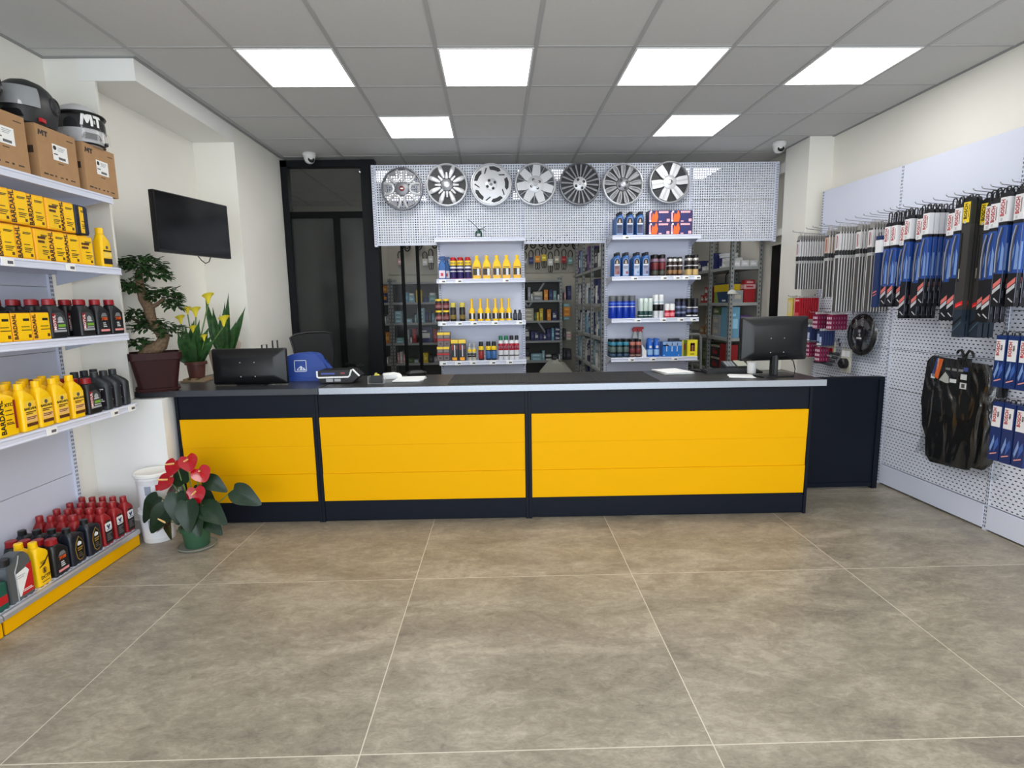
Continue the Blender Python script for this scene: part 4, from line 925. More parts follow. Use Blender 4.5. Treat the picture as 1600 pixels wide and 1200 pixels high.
for (n, lab, x, y, z, rz, W, D, k) in (('paper_stack', 'flat white paper sheets on the counter left of its middle', -.63, 4.05, TZ, -.05, .20, .22, 5), ('paper_stack', 'pile of loose white papers on the counter left of the right monitor', 1.37, 4.17, TZ, .15, .21, .26, 6), ('paper_stack', 'folded white papers in front of the right monitor', 1.76, 3.84, TZ, -.3, .16, .14, 4)):
    m = MB()
    for q in range(k):
        a = (q*.37) % .5-.2; m.M = Matrix.Translation((.008*math.sin(q*2.1), .008*math.cos(q*1.7), q*.0026)) @ Matrix.Rotation(a*.35, 4, 'Z')
        m.box(-W/2, W/2, -D/2, D/2, .0, .0022, PAP)
    tag(m.build(n, None, (x, y, z), (0, 0, rz)), lab, 'paper')
tag(MB().loft([(0, .035, .075, .012), (.008, .037, .077, .012), (.012, .030, .07, .012)], BLACK).build('telephone_handset', None, (1.60, 4.21, TZ), (0, 0, .5)), 'black handset lying on the counter between the papers', 'handset')
t = thing('keyboard', 'black computer keyboard behind the right folded papers', 'keyboard', (1.80, 4.10, TZ), -.03)
MB().prism([(-.07, 0), (.07, 0), (.07, .022), (-.07, .012)], -.21, .21, BLACK, 'yz').build('base', t)
m = MB()
for i in range(14):
    for j in range(4): m.box(-.20+i*.0288, -.175+i*.0288, -.058+j*.03, -.034+j*.03, .0125+.002*j, .019+.0026*j, BLK2)
m.build('keys', t)
tag(MB().lathe([(.028, 0), (.03, .002), (.033, .085), (.031, .085), (.028, .006), (.001, .006)], mat((235, 233, 228), .5), n=24).build('paper_cup', None, (1.92, 4.02, TZ)), 'small white cup behind the right monitor stand', 'cup')
t = thing('card_terminal', 'dark payment terminal with pale screen behind the right monitor', 'terminal', (1.925, 4.235, TZ), .02)
MB().prism([(-.05, 0), (.06, 0), (.06, .07), (-.05, .03)], -.13, .06, BLK2, 'yz').build('body', t, bevel=.003)
MB().hexa(((-.035, -.045, .034), (.045, -.045, .034), (.045, .045, .067), (-.035, .045, .067), (-.035, -.047, .038), (.045, -.047, .038), (.045, .043, .071), (-.035, .043, .071)), mat((176, 178, 160), .3)).build('screen', t)
m = MB()
for i in range(3):
    for j in range(4): m.box(-.115+.024*i, -.098+.024*i, -.035+.02*j, -.02+.02*j, .036+.0073*j, .044+.0073*j, GREYL)
m.build('keys', t)
tag(MB().box(-.12, .12, -.04, .04, 0, .10, mat((226, 222, 206), .6)).build('carton', None, (2.118, 4.235, TZ), (0, 0, .05), bevel=.003), 'cream cardboard box on the counter behind the right monitor', 'box')
# ---- office chair behind the counter
t = thing('office_chair', 'black mesh-backed office chair behind the counter before the glazed frame', 'chair', (-1.63, 5.28, 0), .62)
MESH = mat((18, 18, 20), .6)
bk = MB()
prof = [(-.19, 1.245), (-.07, 1.262), (.10, 1.258), (.16, 1.24), (.165, 1.05), (.14, .74), (-.14, .74), (-.165, .90), (-.235, 1.22)]
bk.prism(prof, .20, .215, MESH); bk.build('backrest', t)
MB().tube([(x, .207, z) for x, z in prof], .012, BLACK, 8, True).build('back_frame', t)
MB().loft([(.46, .22, .22, .07), (.48, .25, .25, .08), (.53, .25, .25, .08), (.545, .22, .22, .07)], MESH).build('seat', t)
MB().box(-.03, .03, .18, .26, .46, .80, BLACK).build('back_post', t)
for sx in (-1, 1):
    MB().tube([(sx*.24, 0, .48), (sx*.29, .0, .52), (sx*.29, -.02, .92)], .014, BLACK, 8).build('arm_post', t)
    MB().box(sx*.29-.045, sx*.29+.045, -.17, .13, .92, .95, BLACK).build('armrest', t, bevel=.01)
MB().lathe([(.03, .10), (.03, .46)], BLACK, n=16).build('gas_lift', t)
for k in range(5):
    a = 2*PI*k/5; o = MB().tube([(0, 0, .11), (.30*math.cos(a), .30*math.sin(a), .075)], [.025, .016], BLACK, 8).build('base_arm', t)
    MB().lathe([(.028, -.012), (.028, .012)], BLK2, (.30*math.cos(a), .30*math.sin(a), .028), 16, 'y').build('castor', o)
# ================================================================== goods on the shelves behind the counter (fronts at y = 5.585)
YF = 5.588
def can(r, H, body, cap, caph=.03, bands=(), shoulder=.006, capr=None, lab=None):
    R = Recipe(); zb = H-caph
    a = R.part('body', MB().lathe([(r-.002, 0), (r, .004), (r, zb-.012), (r-shoulder, zb-.002), (r-shoulder, zb)], body, n=22))
    cr_ = capr or r*.86
    R.part('cap', MB().lathe([(cr_, 0), (cr_, caph*.85), (cr_*.86, caph)], cap, (0, 0, zb), 20), a)
    if bands:
        m = MB()
        for z0, z1, c in bands: m.lathe([(r+.0004, z0*H), (r+.0006, z0*H+.0005), (r+.0006, z1*H-.0005), (r+.0004, z1*H)], c, n=22, caps=False)
        R.part('label', m, a)
    if lab: R.part('lettering', text(*lab[0]), a, (0, -r-.0012, lab[1]), FRONT)
    return R
def row(rec, name, fmt, cat, xs, z, D, group, rows=1, pitch=None, rz=0):
    for j in range(rows):
        for i, x in enumerate(xs):
            lb = fmt % nth(i, len(xs))
            if rows > 1: lb += ', %s row' % ('front', 'second', 'third', 'fourth')[j]
            rec.place(name, lb, cat, (x, YF+D/2+(pitch or D*1.03)*j, z), rz, group)
def mid(l): return [(a+b)/2 for a, b in l]
BLU = mat((36, 92, 158), .4); BLUD = mat((20, 62, 122), .4); PURP = mat((44, 36, 96), .4); YCAN = mat((244, 206, 40), .4)
# --- left bay, second shelf
r = Recipe(); a = r.part('body', MB().loft([(0, .038, .026, .01), (.11, .038, .028, .012), (.15, .030, .022, .012), (.175, .014, .014, .012), (.19, .014, .014, .012)], BLU))
r.part('trigger_head', MB().prism([(-.030, .188), (-.034, .205), (-.02, .222), (.03, .226), (.042, .21), (.018, .200), (.026, .17), (.016, .168), (.010, .19)], -.012, .012, BLUD), a); r.part('label', MB().box(-.032, .028, -.0305, -.027, .01, .085, mat((226, 210, 220), .5)).box(-.015, .010, -.0315, -.03, .03, .06, RED), a)
r.place('spray_bottle', 'blue trigger spray bottle with white label at the left end of the second back shelf', 'spray bottle', (-.505, YF+.03, SH[1]), .1, 'blue spray bottles')
r.place('spray_bottle', 'blue trigger spray bottle behind the front one on the second back shelf', 'spray bottle', (-.468, YF+.115, SH[1]), .1, 'blue spray bottles')
wd = can(.032, .212, PURP, RED, .03, ((.02, .03, RED), (.48, .56, PALE), (.62, .84, YCAN), (.33, .37, PALE)), .008, .026, (('WD-40', .019, mat((20, 28, 80), .5)), .155))
row(wd, 'spray_can', 'dark blue spray can with red cap and yellow badge, %s', 'spray can', [-.394, -.324, -.248], SH[1], .064, 'red-capped blue spray cans', 3, .07)
def ybot(lc):
    return bottle(.082, .055, .226, YB, YB, .58, 0, .016, .03, lambda r, a, y, W, H, zs: r.part('label', lines(plate(plate(plate(MB(), -W/2+.004, W/2-.004, .012, .032, y, mat((240, 180, 60), .5)), -W/2+.004, W/2-.004, .034, .100, y, mat((44, 36, 34), .5)), -.004+lc, .020+lc, .030, .096, y-.0008, PALE), -.03, .028, (.108,), y-.0004, TXB, .006), a))
for i, x in enumerate(mid([(-.203, -.113), (-.101, -.018), (-.002, .085), (.091, .187), (.2, .29)])):
    ybot((.006, .01, 0, -.002, .002)[i]).place('oil_bottle', 'yellow bottle with dark picture label on the second back shelf, %s' % nth(i, 5), 'bottle', (x, YF+.028, SH[1]), 0, 'yellow bottles on the second back shelf')
# --- left bay, third shelf
BRD = mat((110, 34, 34), .45)
tn = can(.033, .112, mat((40, 26, 26), .4), YCAN, .02, ((.12, .6, BRD), (.2, .45, mat((226, 170, 170), .5))), .002, .033)
for j in (0, 1):
    for i, x in enumerate((-.553, -.479)):
        tn.place('grease_tin', 'brown tin with yellow lid on the third back shelf, %s one, %s layer' % (('left', 'right')[i], ('lower', 'upper')[j]), 'tin', (x, YF+.033, SH[2]+.1125*j), 0, 'stacked yellow-lidded tins')
sb = can(.028, .185, mat((18, 17, 20), .4), mat((206, 190, 80), .4), .045, ((.1, .62, mat((44, 38, 36), .4)), (.12, .35, mat((214, 180, 90), .5))), .004, .027)
row(sb, 'spray_can', 'black spray can with pale yellow cap on the third back shelf, %s', 'spray can', [-.410, -.317], SH[2], .056, 'black spray cans with pale caps', 2, .06)
lb_ = Recipe(); a = lb_.part('body', MB().lathe([(.026, 0), (.029, .006), (.029, .095), (.024, .115), (.012, .130), (.0105, .20), (.0105, .204)], YB, n=22)); lb_.part('cap', MB().lathe([(.013, 0), (.013, .016), (.010, .018)], YB, (0, 0, .203), 16), a)
m = MB().lathe([(.0294, .02), (.0298, .021), (.0298, .075), (.0294, .076)], mat((52, 44, 36), .5), n=22, caps=False).box(-.004, .014, -.0306, -.025, .02, .076, PALE); lb_.part('label', m, a)
row(lb_, 'additive_bottle', 'yellow long-necked additive bottle on the third back shelf, %s', 'bottle', mid([(-.252, -.188), (-.169, -.098), (-.094, -.027), (-.014, .051), (.051, .116), (.122, .187)]), SH[2], .06, 'yellow long-necked bottles', 2, .066)
sbk = can(.02, .105, mat((30, 31, 36), .4), BLACK, .028, ((.15, .6, mat((70, 74, 84), .5)),), .006, .012)
row(sbk, 'additive_bottle', 'small black bottle at the right end of the third back shelf, %s', 'bottle', [.219, .264], SH[2], .04, 'small black bottles')
# --- left bay, lowest shelf
def boxr(W, D, H, base, feats, name='carton'):
    R = Recipe(); a = R.part(name, MB().box(-W/2, W/2, -D/2, D/2, 0, H, base))
    if feats:
        m = MB()
        for x0, x1, z0, z1, c in feats: m.box(W*x0-W/2, W*x1-W/2, -D/2-.001, -D/2+.0004, H*z0, H*z1, c)
        R.part('print', m, a)
    return R
RG = mat((92, 78, 76), .5)
bx = boxr(.062, .1, .145, RG, ((0, 1, .82, 1, YCAN), (.1, .9, .62, .78, mat((130, 120, 118), .5)), (0, 1, .42, .54, RED), (.1, .9, .06, .36, mat((120, 104, 104), .5)), (.3, .7, .15, .28, BLACK)))
for j in (0, 1):
    for i, x in enumerate((-.551, -.487)):
        bx.place('carton', 'small red and grey carton on the lowest back shelf, %s one, %s layer' % (('left', 'right')[i], ('lower', 'upper')[j]), 'box', (x+.008*j, YF+.05, SH[3]+.1453*j), 0, 'stacked red and grey cartons')
bp = boxr(.074, .08, .215, BLACK, ((0, 1, .82, 1, YCAN), (.12, .35, .5, .78, mat((150, 40, 40), .5)), (.45, .58, .2, .75, PALE), (.15, .8, .02, .16, mat((244, 160, 20), .5)), (.6, .9, .55, .72, mat((110, 60, 60), .5))))
row(bp, 'hanging_pack', 'tall black and yellow product pack on the lowest back shelf, %s of two', 'pack', [-.404, -.326], SH[3], .08, 'black and yellow packs')
sc = can(.021, .172, mat((190, 186, 170), .4), mat((170, 172, 172), .3), .04, ((.5, .66, YCAN), (.2, .42, BLACK), (.28, .34, PALE)), .006, .012)
row(sc, 'spray_can', 'slim white and yellow tube can on the lowest back shelf, %s of two', 'spray can', [-.253, -.208], SH[3], .042, 'slim white and yellow cans')
for i, (x, c) in enumerate(((-.136, (150, 40, 34)), (-.061, (58, 104, 160)), (-.004, (58, 104, 160)))):
    can(.027, .188, BLACK, BLACK, .045, ((.55, .76, YCAN), (.08, .5, mat(c, .4))), .006, .022).place('spray_can', ('black spray can with yellow band and red label on the lowest back shelf', 'black spray can with yellow band and blue label, left of two', 'black spray can with yellow band and blue label, right of two')[i], 'spray can', (x, YF+.03, SH[3]), 0, 'yellow-banded black cans')
for i, x in enumerate((.066, .121, .177, .229)):
    can(.0255, .245, PALE, (mat((20, 110, 78), .4), mat((30, 32, 36), .4))[i > 1], .045, ((.4, .68, mat((170, 22, 46), .4)), (.47, .58, mat((240, 150, 170), .4)), (.16, .2, BLACK)), .004, .02).place('spray_can', 'white and red aerosol can with %s cap on the lowest back shelf, %s of two' % (('green', 'black')[i > 1], ('left', 'right')[i % 2]), 'spray can', (x, YF+.027, SH[3]), 0, 'white and red aerosol cans')
# --- left bay top: oil can
t = thing('oil_can', 'small dark green pump oil can alone on the top back shelf', 'oil can', (-.133, YF+.12, SH[0]))
OG = mat((30, 68, 58), .35)
MB().lathe([(.034, 0), (.036, .004), (.036, .056), (.028, .074), (.012, .082), (.012, .094)], OG, n=24).build('body', t)
MB().tube([(0, 0, .09), (-.035, 0, .13), (-.085, 0, .176), (-.108, 0, .186)], [.004, .0035, .003, .0025], mat((70, 80, 76), .3, .5), 6).build('spout', t)
MB().tube([(.008, 0, .088), (.03, 0, .100), (.055, 0, .108), (.072, 0, .118)], .003, OG, 6).tube([(.01, 0, .085), (.04, 0, .088), (.070, 0, .078)], .003, OG, 6).build('pump_lever', t)
MB().box(-.017, .017, -.0372, -.035, .02, .045, GREYL).build('label', t)
# --- right bay, top shelf
def lab_blue(c1, c2):
    def f(r, a, y, W, H, zs):
        m = MB().prism([(-W/2+.006, .006), (W/2-.010, .006), (W/2-.010, zs-.025), (W/2-.022, zs+.004), (-W/2+.020, zs+.004), (-W/2+.006, zs-.025)], y-.001, y+.0004, mat((150, 170, 205), .4))
        m.prism([(-W/2+.009, zs-.05), (W/2-.013, zs-.05), (W/2-.013, zs-.026), (W/2-.024, zs), (-W/2+.022, zs), (-W/2+.009, zs-.026)], y-.0016, y, mat((22, 26, 40), .4)).prism([(-.014, zs-.045), (.010, zs-.045), (.002, zs-.012), (-.006, zs-.012)], y-.0022, y, mat((196, 170, 150), .5))
        plate(m, -W/2+.009, W/2-.013, zs-.062, zs-.05, y-.001, PALE); plate(m, -W/2+.009, W/2-.013, .018, zs-.066, y-.001, mat(c1, .5)); plate(m, 0, W/2-.016, .026, .05, y-.0016, mat(c2, .5)); lines(m, -W/2+.012, W/2-.016, (zs-.08, zs-.092), y-.0014, TXB, .005)
        r.part('label', m, a)
    return f
eb = bottle(.076, .062, .232, BLU, mat((16, 24, 40), .4), .72, .012, .017, .026, lab_blue((70, 78, 110), (90, 80, 120)))
row(eb, 'oil_bottle', 'blue oil bottle on the top back shelf, %s', 'oil bottle', [1.273, 1.376, 1.478], SH[0], .062, 'blue oil bottles on the top back shelf', 3, .066)
fb = Recipe(); W, D, H = .218, .12, .118; NVX = mat((52, 40, 96), .5); ORX = mat((250, 106, 34), .5); PKX = mat((240, 180, 190), .5)
a = fb.part('carton', MB().box(-W/2, W/2, -D/2, D/2, 0, H, NVX)); y = -D/2
m = MB().prism([(-.085, .006), (-.028, .006), (-.016, .058), (-.030, .112), (-.040, .112), (-.056, .075), (-.072, .095), (-.080, .05)], y-.001, y, ORX); plate(m, -.010, .085, .092, .110, y, PKX); plate(m, -.105, -.088, .02, .10, y, PKX); plate(m, .07, .10, .008, .036, y, PKX); m.lathe([(.010, .001), (.010, .0016)], WHITE, (-.096, y, .016), 12, 'y').lathe([(.010, .001), (.010, .0016)], WHITE, (-.088, y, .104), 12, 'y'); plate(m, -.006, .055, .02, .08, y, mat((40, 46, 110), .5)); plate(m, -.008, .02, .006, .018, y-.0006, PKX)
fb.part('print', m, a)
for j in (0, 1):
    for i, x in enumerate((1.672, 1.892)): fb.place('carton', 'purple-blue carton with orange flame shape, top back shelf, %s one, %s layer' % (('left', 'right')[i], ('lower', 'upper')[j]), 'box', (x, YF+.06, SH[0]+.1183*j), 0, 'orange and purple cartons')
# --- right bay, second shelf
for i, x in enumerate(mid([(1.216, 1.288), (1.301, 1.379), (1.412, 1.49), (1.503, 1.582)])):
    rec = bottle(.072, .058, .238, BLU, mat((16, 24, 40), .4), .72, .012, .017, .026, lab_blue(*(((150, 110, 110), (150, 60, 70)), ((170, 180, 200), (160, 60, 70)), ((176, 190, 214), (120, 150, 190)), ((150, 150, 176), (90, 90, 120)))[i]))
    for j in range(3): rec.place('oil_bottle', 'blue oil bottle on the second back shelf, %s column, %s row' % (nth(i, 4), ('front', 'second', 'third')[j]), 'oil bottle', (x, YF+.029+.062*j, SH[1]), 0, 'blue oil bottles on the second back shelf')
DKC = mat((34, 24, 26), .35)
row(can(.033, .212, DKC, BLACK, .03, ((.3, .62, mat((110, 34, 40), .4)), (.66, .8, mat((150, 120, 140), .4)), (.06, .24, mat((70, 70, 60), .4))), .006, .03), 'spray_can', 'dark can with red label beside the blue bottles, %s of two', 'can', [1.645, 1.717], SH[1], .066, 'dark red-labelled cans', 2, .07)
row(can(.0225, .186, mat((56, 40, 34), .3), mat((30, 30, 32), .3), .02, ((.75, .9, mat((220, 220, 216), .25, .6)), (.1, .3, mat((150, 110, 70), .4)), (.5, .56, PALE)), .006, .018), 'spray_can', 'slim brown can with silver shoulder on the second back shelf, %s', 'can', [1.794, 1.842, 1.897], SH[1], .045, 'slim brown cans', 2, .05)
row(can(.029, .205, mat((36, 30, 30), .35), BLACK, .025, ((.72, .84, mat((214, 212, 206), .25, .6)), (.46, .5, PALE), (.02, .3, mat((200, 170, 110), .4))), .006, .024), 'spray_can', 'dark can with gold foot on the second back shelf, %s', 'can', [1.991, 2.056], SH[1], .058, 'dark gold-footed cans', 2, .062)
# --- right bay, third shelf
CBL = mat((20, 56, 168), .28)
row(can(.0325, .228, CBL, mat((96, 98, 104), .35), .055, ((.62, .68, mat((80, 120, 214), .4)), (.5, .53, PALE)), .002, .031), 'spray_can', 'bright blue spray can on the third back shelf, %s', 'spray can', [1.218, 1.284, 1.350, 1.416], SH[2], .065, 'bright blue spray cans', 2, .068)
row(can(.0225, .198, mat((44, 78, 76), .4), mat((226, 236, 230), .4), .04, ((.35, .8, mat((200, 214, 206), .4)), (.1, .14, PALE)), .004, .0205), 'spray_can', 'slim white-capped green can on the third back shelf, %s', 'spray can', [1.506, 1.553, 1.600], SH[2], .045, 'white-capped green cans', 2, .05)
row(can(.0245, .232, mat((230, 232, 234), .35), mat((234, 236, 236), .35), .045, ((.3, .58, BLACK), (.66, .7, mat((150, 190, 200), .4))), .003, .022), 'spray_can', 'tall white can with black band on the third back shelf, %s', 'spray can', [1.660, 1.712], SH[2], .05, 'tall white cans', 2, .054)
row(can(.026, .138, mat((186, 26, 50), .4), mat((238, 238, 236), .4), .065, ((.1, .35, mat((240, 140, 150), .4)),), .001, .0255), 'jar', 'short red jar with white lid on the third back shelf, %s of two', 'jar', [1.775, 1.828], SH[2], .052, 'short red and white jars')
row(can(.0245, .19, mat((40, 44, 70), .35), mat((18, 18, 22), .4), .03, ((.2, .6, mat((130, 140, 170), .4)), (.3, .5, mat((40, 44, 80), .4))), .003, .023), 'spray_can', 'dark blue can with black cap on the third back shelf, %s', 'spray can', [1.893, 1.944], SH[2], .049, 'dark blue cans', 2, .053)
row(can(.0265, .192, mat((20, 20, 24), .35), mat((18, 18, 20), .4), .045, ((.05, .12, PALE), (.25, .42, mat((90, 96, 130), .4)), (.48, .54, PALE)), .003, .025), 'spray_can', 'black can with white foot on the third back shelf, %s', 'spray can', [2.0, 2.066], SH[2], .053, 'black white-footed cans', 2, .057)
# --- right bay, lowest shelf
row(can(.030, .184, mat((30, 44, 50), .35), BLACK, .02, ((.68, .86, mat((60, 140, 166), .4)), (.3, .58, mat((90, 110, 104), .4)), (.06, .2, mat((60, 84, 110), .4))), .002, .029), 'jar', 'dark teal jar on the lowest back shelf, %s', 'jar', [1.224, 1.292, 1.358], SH[3], .06, 'dark teal jars', 3, .064)
row(can(.029, .182, mat((70, 40, 40), .35), BLACK, .02, ((.68, .86, mat((196, 120, 104), .35)), (.25, .5, mat((120, 50, 52), .4)), (.06, .16, mat((150, 120, 110), .4))), .002, .028), 'jar', 'copper-banded jar on the lowest back shelf, %s', 'jar', [1.424, 1.487], SH[3], .058, 'copper-banded jars', 3, .062)
r = Recipe(); a = r.part('body', MB().loft([(0, .028, .024, .01), (.19, .028, .024, .012), (.235, .018, .016, .012), (.255, .012, .012, .01)], mat((196, 200, 200), .4)))
r.part('trigger_head', MB().prism([(-.026, .252), (-.03, .28), (-.012, .300), (.03, .300), (.034, .28), (.012, .27), (.022, .245), (.012, .243)], -.012, .012, RED), a)
for i, x in enumerate((1.50, 1.556)): r.place('spray_bottle', 'grey spray bottle with red trigger head behind the copper-banded jars, %s of two' % ('left', 'right')[i], 'spray bottle', (x, YF+.225, SH[3]), 0, 'red-trigger spray bottles')
tag(MB().prism([(-.022, 0), (.022, 0), (.022, .06), (-.022, .125)], -.001, .0015, PALE).build('price_card', None, (1.545, YF+.012, SH[3]), (-.08, 0, 0)), 'slanted white card standing beside the copper-banded jars', 'card')
r = Recipe(); a = r.part('body', MB().lathe([(.026, 0), (.0275, .004), (.0275, .125), (.022, .15), (.013, .16)], mat((30, 96, 196), .35), n=20)); r.part('trigger_head', MB().prism([(-.02, .158), (-.024, .172), (-.008, .19), (.024, .186), (.026, .174), (.008, .168), (.014, .15), (.006, .15)], -.010, .010, mat((40, 100, 190), .4)), a); r.part('label', MB().lathe([(.028, .02), (.0282, .021), (.0282, .075), (.028, .076)], mat((150, 190, 235), .4), n=20, caps=False).box(-.015, .01, -.0292, -.02, .09, .115, PALE), a)
row(r, 'spray_bottle', 'blue spray bottle left of the blue three-can pack, %s of two', 'spray bottle', [1.607, 1.676], SH[3], .056, 'small blue spray bottles', 2, .06)
r = boxr(.198, .11, .152, mat((40, 118, 204), .35), ((0, 1, .72, 1, mat((150, 176, 214), .4)), (.18, .22, .35, .9, PALE), (.46, .50, .35, .9, PALE), (.73, .77, .35, .9, PALE), (0, .3, .72, .8, mat((40, 118, 204), .35)), (.05, .1, .06, .12, PALE), (.8, .86, .06, .12, PALE)))
r.place('carton', 'wide light blue multipack with three white bottle shapes on the lowest back shelf', 'box', (1.832, YF+.055, SH[3]))
tag(MB().loft([(0, .055, .03, .01), (.03, .055, .03, .01)], mat((44, 46, 58), .4)).build('small_pack', None, (1.862, YF+.06, SH[3]+.1525)), 'small dark pack lying on top of the light blue multipack', 'pack')
boxr(.045, .09, .162, mat((90, 108, 40), .45), ((0, .35, 0, 1, mat((216, 196, 40), .45)), (.4, .9, .4, .8, BRD))).place('carton', 'narrow green and yellow carton left of the bright yellow one', 'box', (1.958, YF+.06, SH[3]))
boxr(.104, .09, .166, mat((240, 222, 40), .4), ((.28, .5, .3, .78, BRD), (.54, .74, .3, .78, BRD), (.3, .72, .68, .82, BRD), (.46, .58, .6, .8, WHITE), (.3, .7, .10, .16, mat((150, 120, 30), .5)))).place('carton', 'bright yellow carton with dark brown shape at the right end of the lowest back shelf', 'box', (2.04, YF+.045, SH[3]))
# ================================================================== goods hanging on the right wall panels
BB = mat((36, 74, 150), .3); BB2 = mat((120, 150, 200), .35); BKP = mat((20, 21, 26), .35); HDR = mat((226, 226, 228), .45); BRED = mat((176, 40, 44), .5); STR = mat((214, 110, 104), .5); STW = mat((190, 190, 194), .5); CHR = mat((160, 166, 178), .3, .5)
def wiper(H, W=.056, T=.038, kind='blue', top=.05):
    r = Recipe(); y = -T/2; hh = .125; zb = H-hh
    if kind == 'blue':
        m = MB().box(-W/2, W/2, y, T/2, 0, zb-.012, BKP)
        zm = zb-.30
        m.box(-W/2-.0004, W/2+.0004, y-.0004, T/2, zm, zb-.03, BB)     # photo printed on front and edges
        m.prism([(-W*.5, zm+.05), (-.004, zm+.16), (-.004, zm+.10), (-W*.4, zm+.01)], y-.0012, y, BB2).prism([(.004, zm+.02), (W*.46, zm+.02), (W*.42, zm+.14), (.008, zm+.18)], y-.0012, y, BB2)
        m.box(W/2, W/2+.001, y+.006, T/2-.012, zm+.02, zm+.17, BB2).box(W/2, W/2+.001, y+.001, y+.004, .02, zb-.04, mat((120, 124, 140), .4)).box(W/2, W/2+.001, y+.010, T/2-.010, .05, .09, mat((70, 72, 78), .4)).box(W/2, W/2+.001, y+.012, T/2-.012, .14, .20, mat((60, 62, 68), .4))
        a = r.part('sleeve', m)
        s = MB(); z = .10 if H > .6 else .09
        s.prism([(-W*.42, z), (W*.42, z+.035), (W*.42, z+.062), (-W*.42, z+.027)], y-.0012, y+.0004, STR).prism([(-W*.42, z-.03), (W*.42, z+.005), (W*.42, z+.028), (-W*.42, z-.007)], y-.0012, y+.0004, STW).prism([(-.012, .045), (.016, .022), (.02, .026), (-.008, .05)], y-.0012, y, STW)
        r.part('stripes', s, a)
        r.part('wiper_blade', MB().tube([(-W*.36, y-.003, zm+.01), (-W*.40, y-.004, zm+.12), (-W*.30, y-.004, zm+.20), (-W*.05, y-.003, zm+.26)], .004, CHR, 6).tube([(-W*.2, y-.003, zm+.0), (-W*.22, y-.004, zm+.12), (-W*.12, y-.004, zm+.20), (W*.1, y-.003, zm+.26)], .0025, mat((70, 66, 76), .4), 6), a)
    elif kind == 'dark':
        m = MB().box(-W/2, W/2, y, T/2, 0, zb-.012, mat((58, 56, 54), .35)); m.box(-W/2-.0004, W/2+.0004, y-.0004, T/2, 0, .17, mat((38, 48, 60), .35))
        a = r.part('sleeve', m)
        s = MB().prism([(-W*.4, .18), (W*.45, .20), (W*.45, .225), (-W*.4, .205)], y-.0012, y, mat((220, 30, 34), .4)).prism([(-W*.3, .188), (W*.3, .203), (W*.3, .207), (-W*.3, .192)], y-.002, y, mat((240, 130, 130), .4)).prism([(-W*.5, .07), (W*.5, .12), (W*.5, .135), (-W*.5, .085)], y-.0012, y, BLACK).prism([(-W*.5, .03), (W*.5, .09), (W*.5, .10), (-W*.5, .04)], y-.0012, y, mat((70, 90, 104), .4))
        r.part('stripes', s, a)
        r.part('wiper_blade', MB().tube([(-W*.36, y-.003, zb-.06), (-W*.38, y-.003, .34)], .004, BLACK, 6).box(-W*.42, -W*.30, y-.004, y, .36, .42, mat((200, 196, 176), .5)), a)
    hc = mat((246, 214, 30), .4) if kind == 'dark' else HDR
    a2 = r.part('header_card', MB().box(-W/2-.001, W/2+.001, y-.002, T/2+.001, zb-.01, H, hc) if kind == 'blue' else MB().box(-W/2, W/2, y, T/2, zb-.014, H, mat((44, 46, 44), .4)).box(-W/2+.002, W/2-.012, y-.002, y+.001, zb, H-.004, hc))
    r.part('lettering', text('BOSCH', .030, BRED if kind != 'dark' else mat((60, 50, 30), .5), sx=.95), a2, (-.008, y-.003, H-.058), UPWARD)
    r.part('print', MB().box(.009, .013, y-.0028, y, zb+.03, H-.02, mat((110, 80, 80), .5)).box(-.016, -.004, y-.0028, y, zb-.004, zb+.012, STW), a2)
    r.part('hanger', MB().prism([(-W/2, H), (W/2, H), (W/2-.004, H+.016), (.014, H+.026), (-.014, H+.026), (-W/2+.004, H+.016)], y+.003, T/2-.003, BLACK).tube([(-.012, 0, H+.022), (-.015, 0, H+top-.012), (-.008, 0, H+top), (.008, 0, H+top), (.015, 0, H+top-.012), (.012, 0, H+.022)], .0042, BLACK, 6), a2)
    return r
_w = {}
def wp(*k):
    if k not in _w: _w[k] = wiper(*k)
    return _w[k]
COLS = [(-.715, 3, .27, 2.008, 1.435, 'blue'), (-.650, 3, .27, 2.008, 1.44, 'blue'), (-.588, 2, .25, 2.00, 1.44, 'blue'), (-.527, 4, .27, 2.035, 1.355, 'blue'), (-.432, 4, .26, 2.022, 1.357, 'blue'), (-.372, 5, .27, 2.048, 1.44, 'blue'),
        (-.187, 3, .26, 2.019, 1.351, 'blue'), (-.126, 4, .27, 2.04, 1.352, 'blue'), (-.064, 2, .27, 2.07, 1.25, 'dark'), (.003, 3, .22, 2.05, 1.25, 'dark'), (.065, 2, .25, 2.02, 1.35, 'blue'), (.118, 3, .27, 2.024, 1.348, 'blue'), (.175, 5, .27, 2.05, 1.44, 'blue'), (.262, 4, .27, 2.05, 1.44, 'blue')]
for c, (x, n, w_, zt, zb, kind) in enumerate(COLS):
    H = round(zt-zb, 3); rec = wp(H, .052 if kind == 'blue' else .058, .029, kind, round(2.106-zt, 3))
    for j in range(n):
        y = -w_+.018+.0372*j
        if kind == 'blue': lb = 'blue and black wiper pack on the right wall, %s column, %s from the front' % (ORD[c if c < 8 else c-2], ORD[j])
        else: lb = 'long dark grey wiper pack with yellow header, %s column, %s from the front' % ('left' if c == 8 else 'right', ORD[j])
        rec.place('wiper_pack', lb, 'wiper pack', GW(x, y, zb), GR, 'wiper packs on the upper hooks')
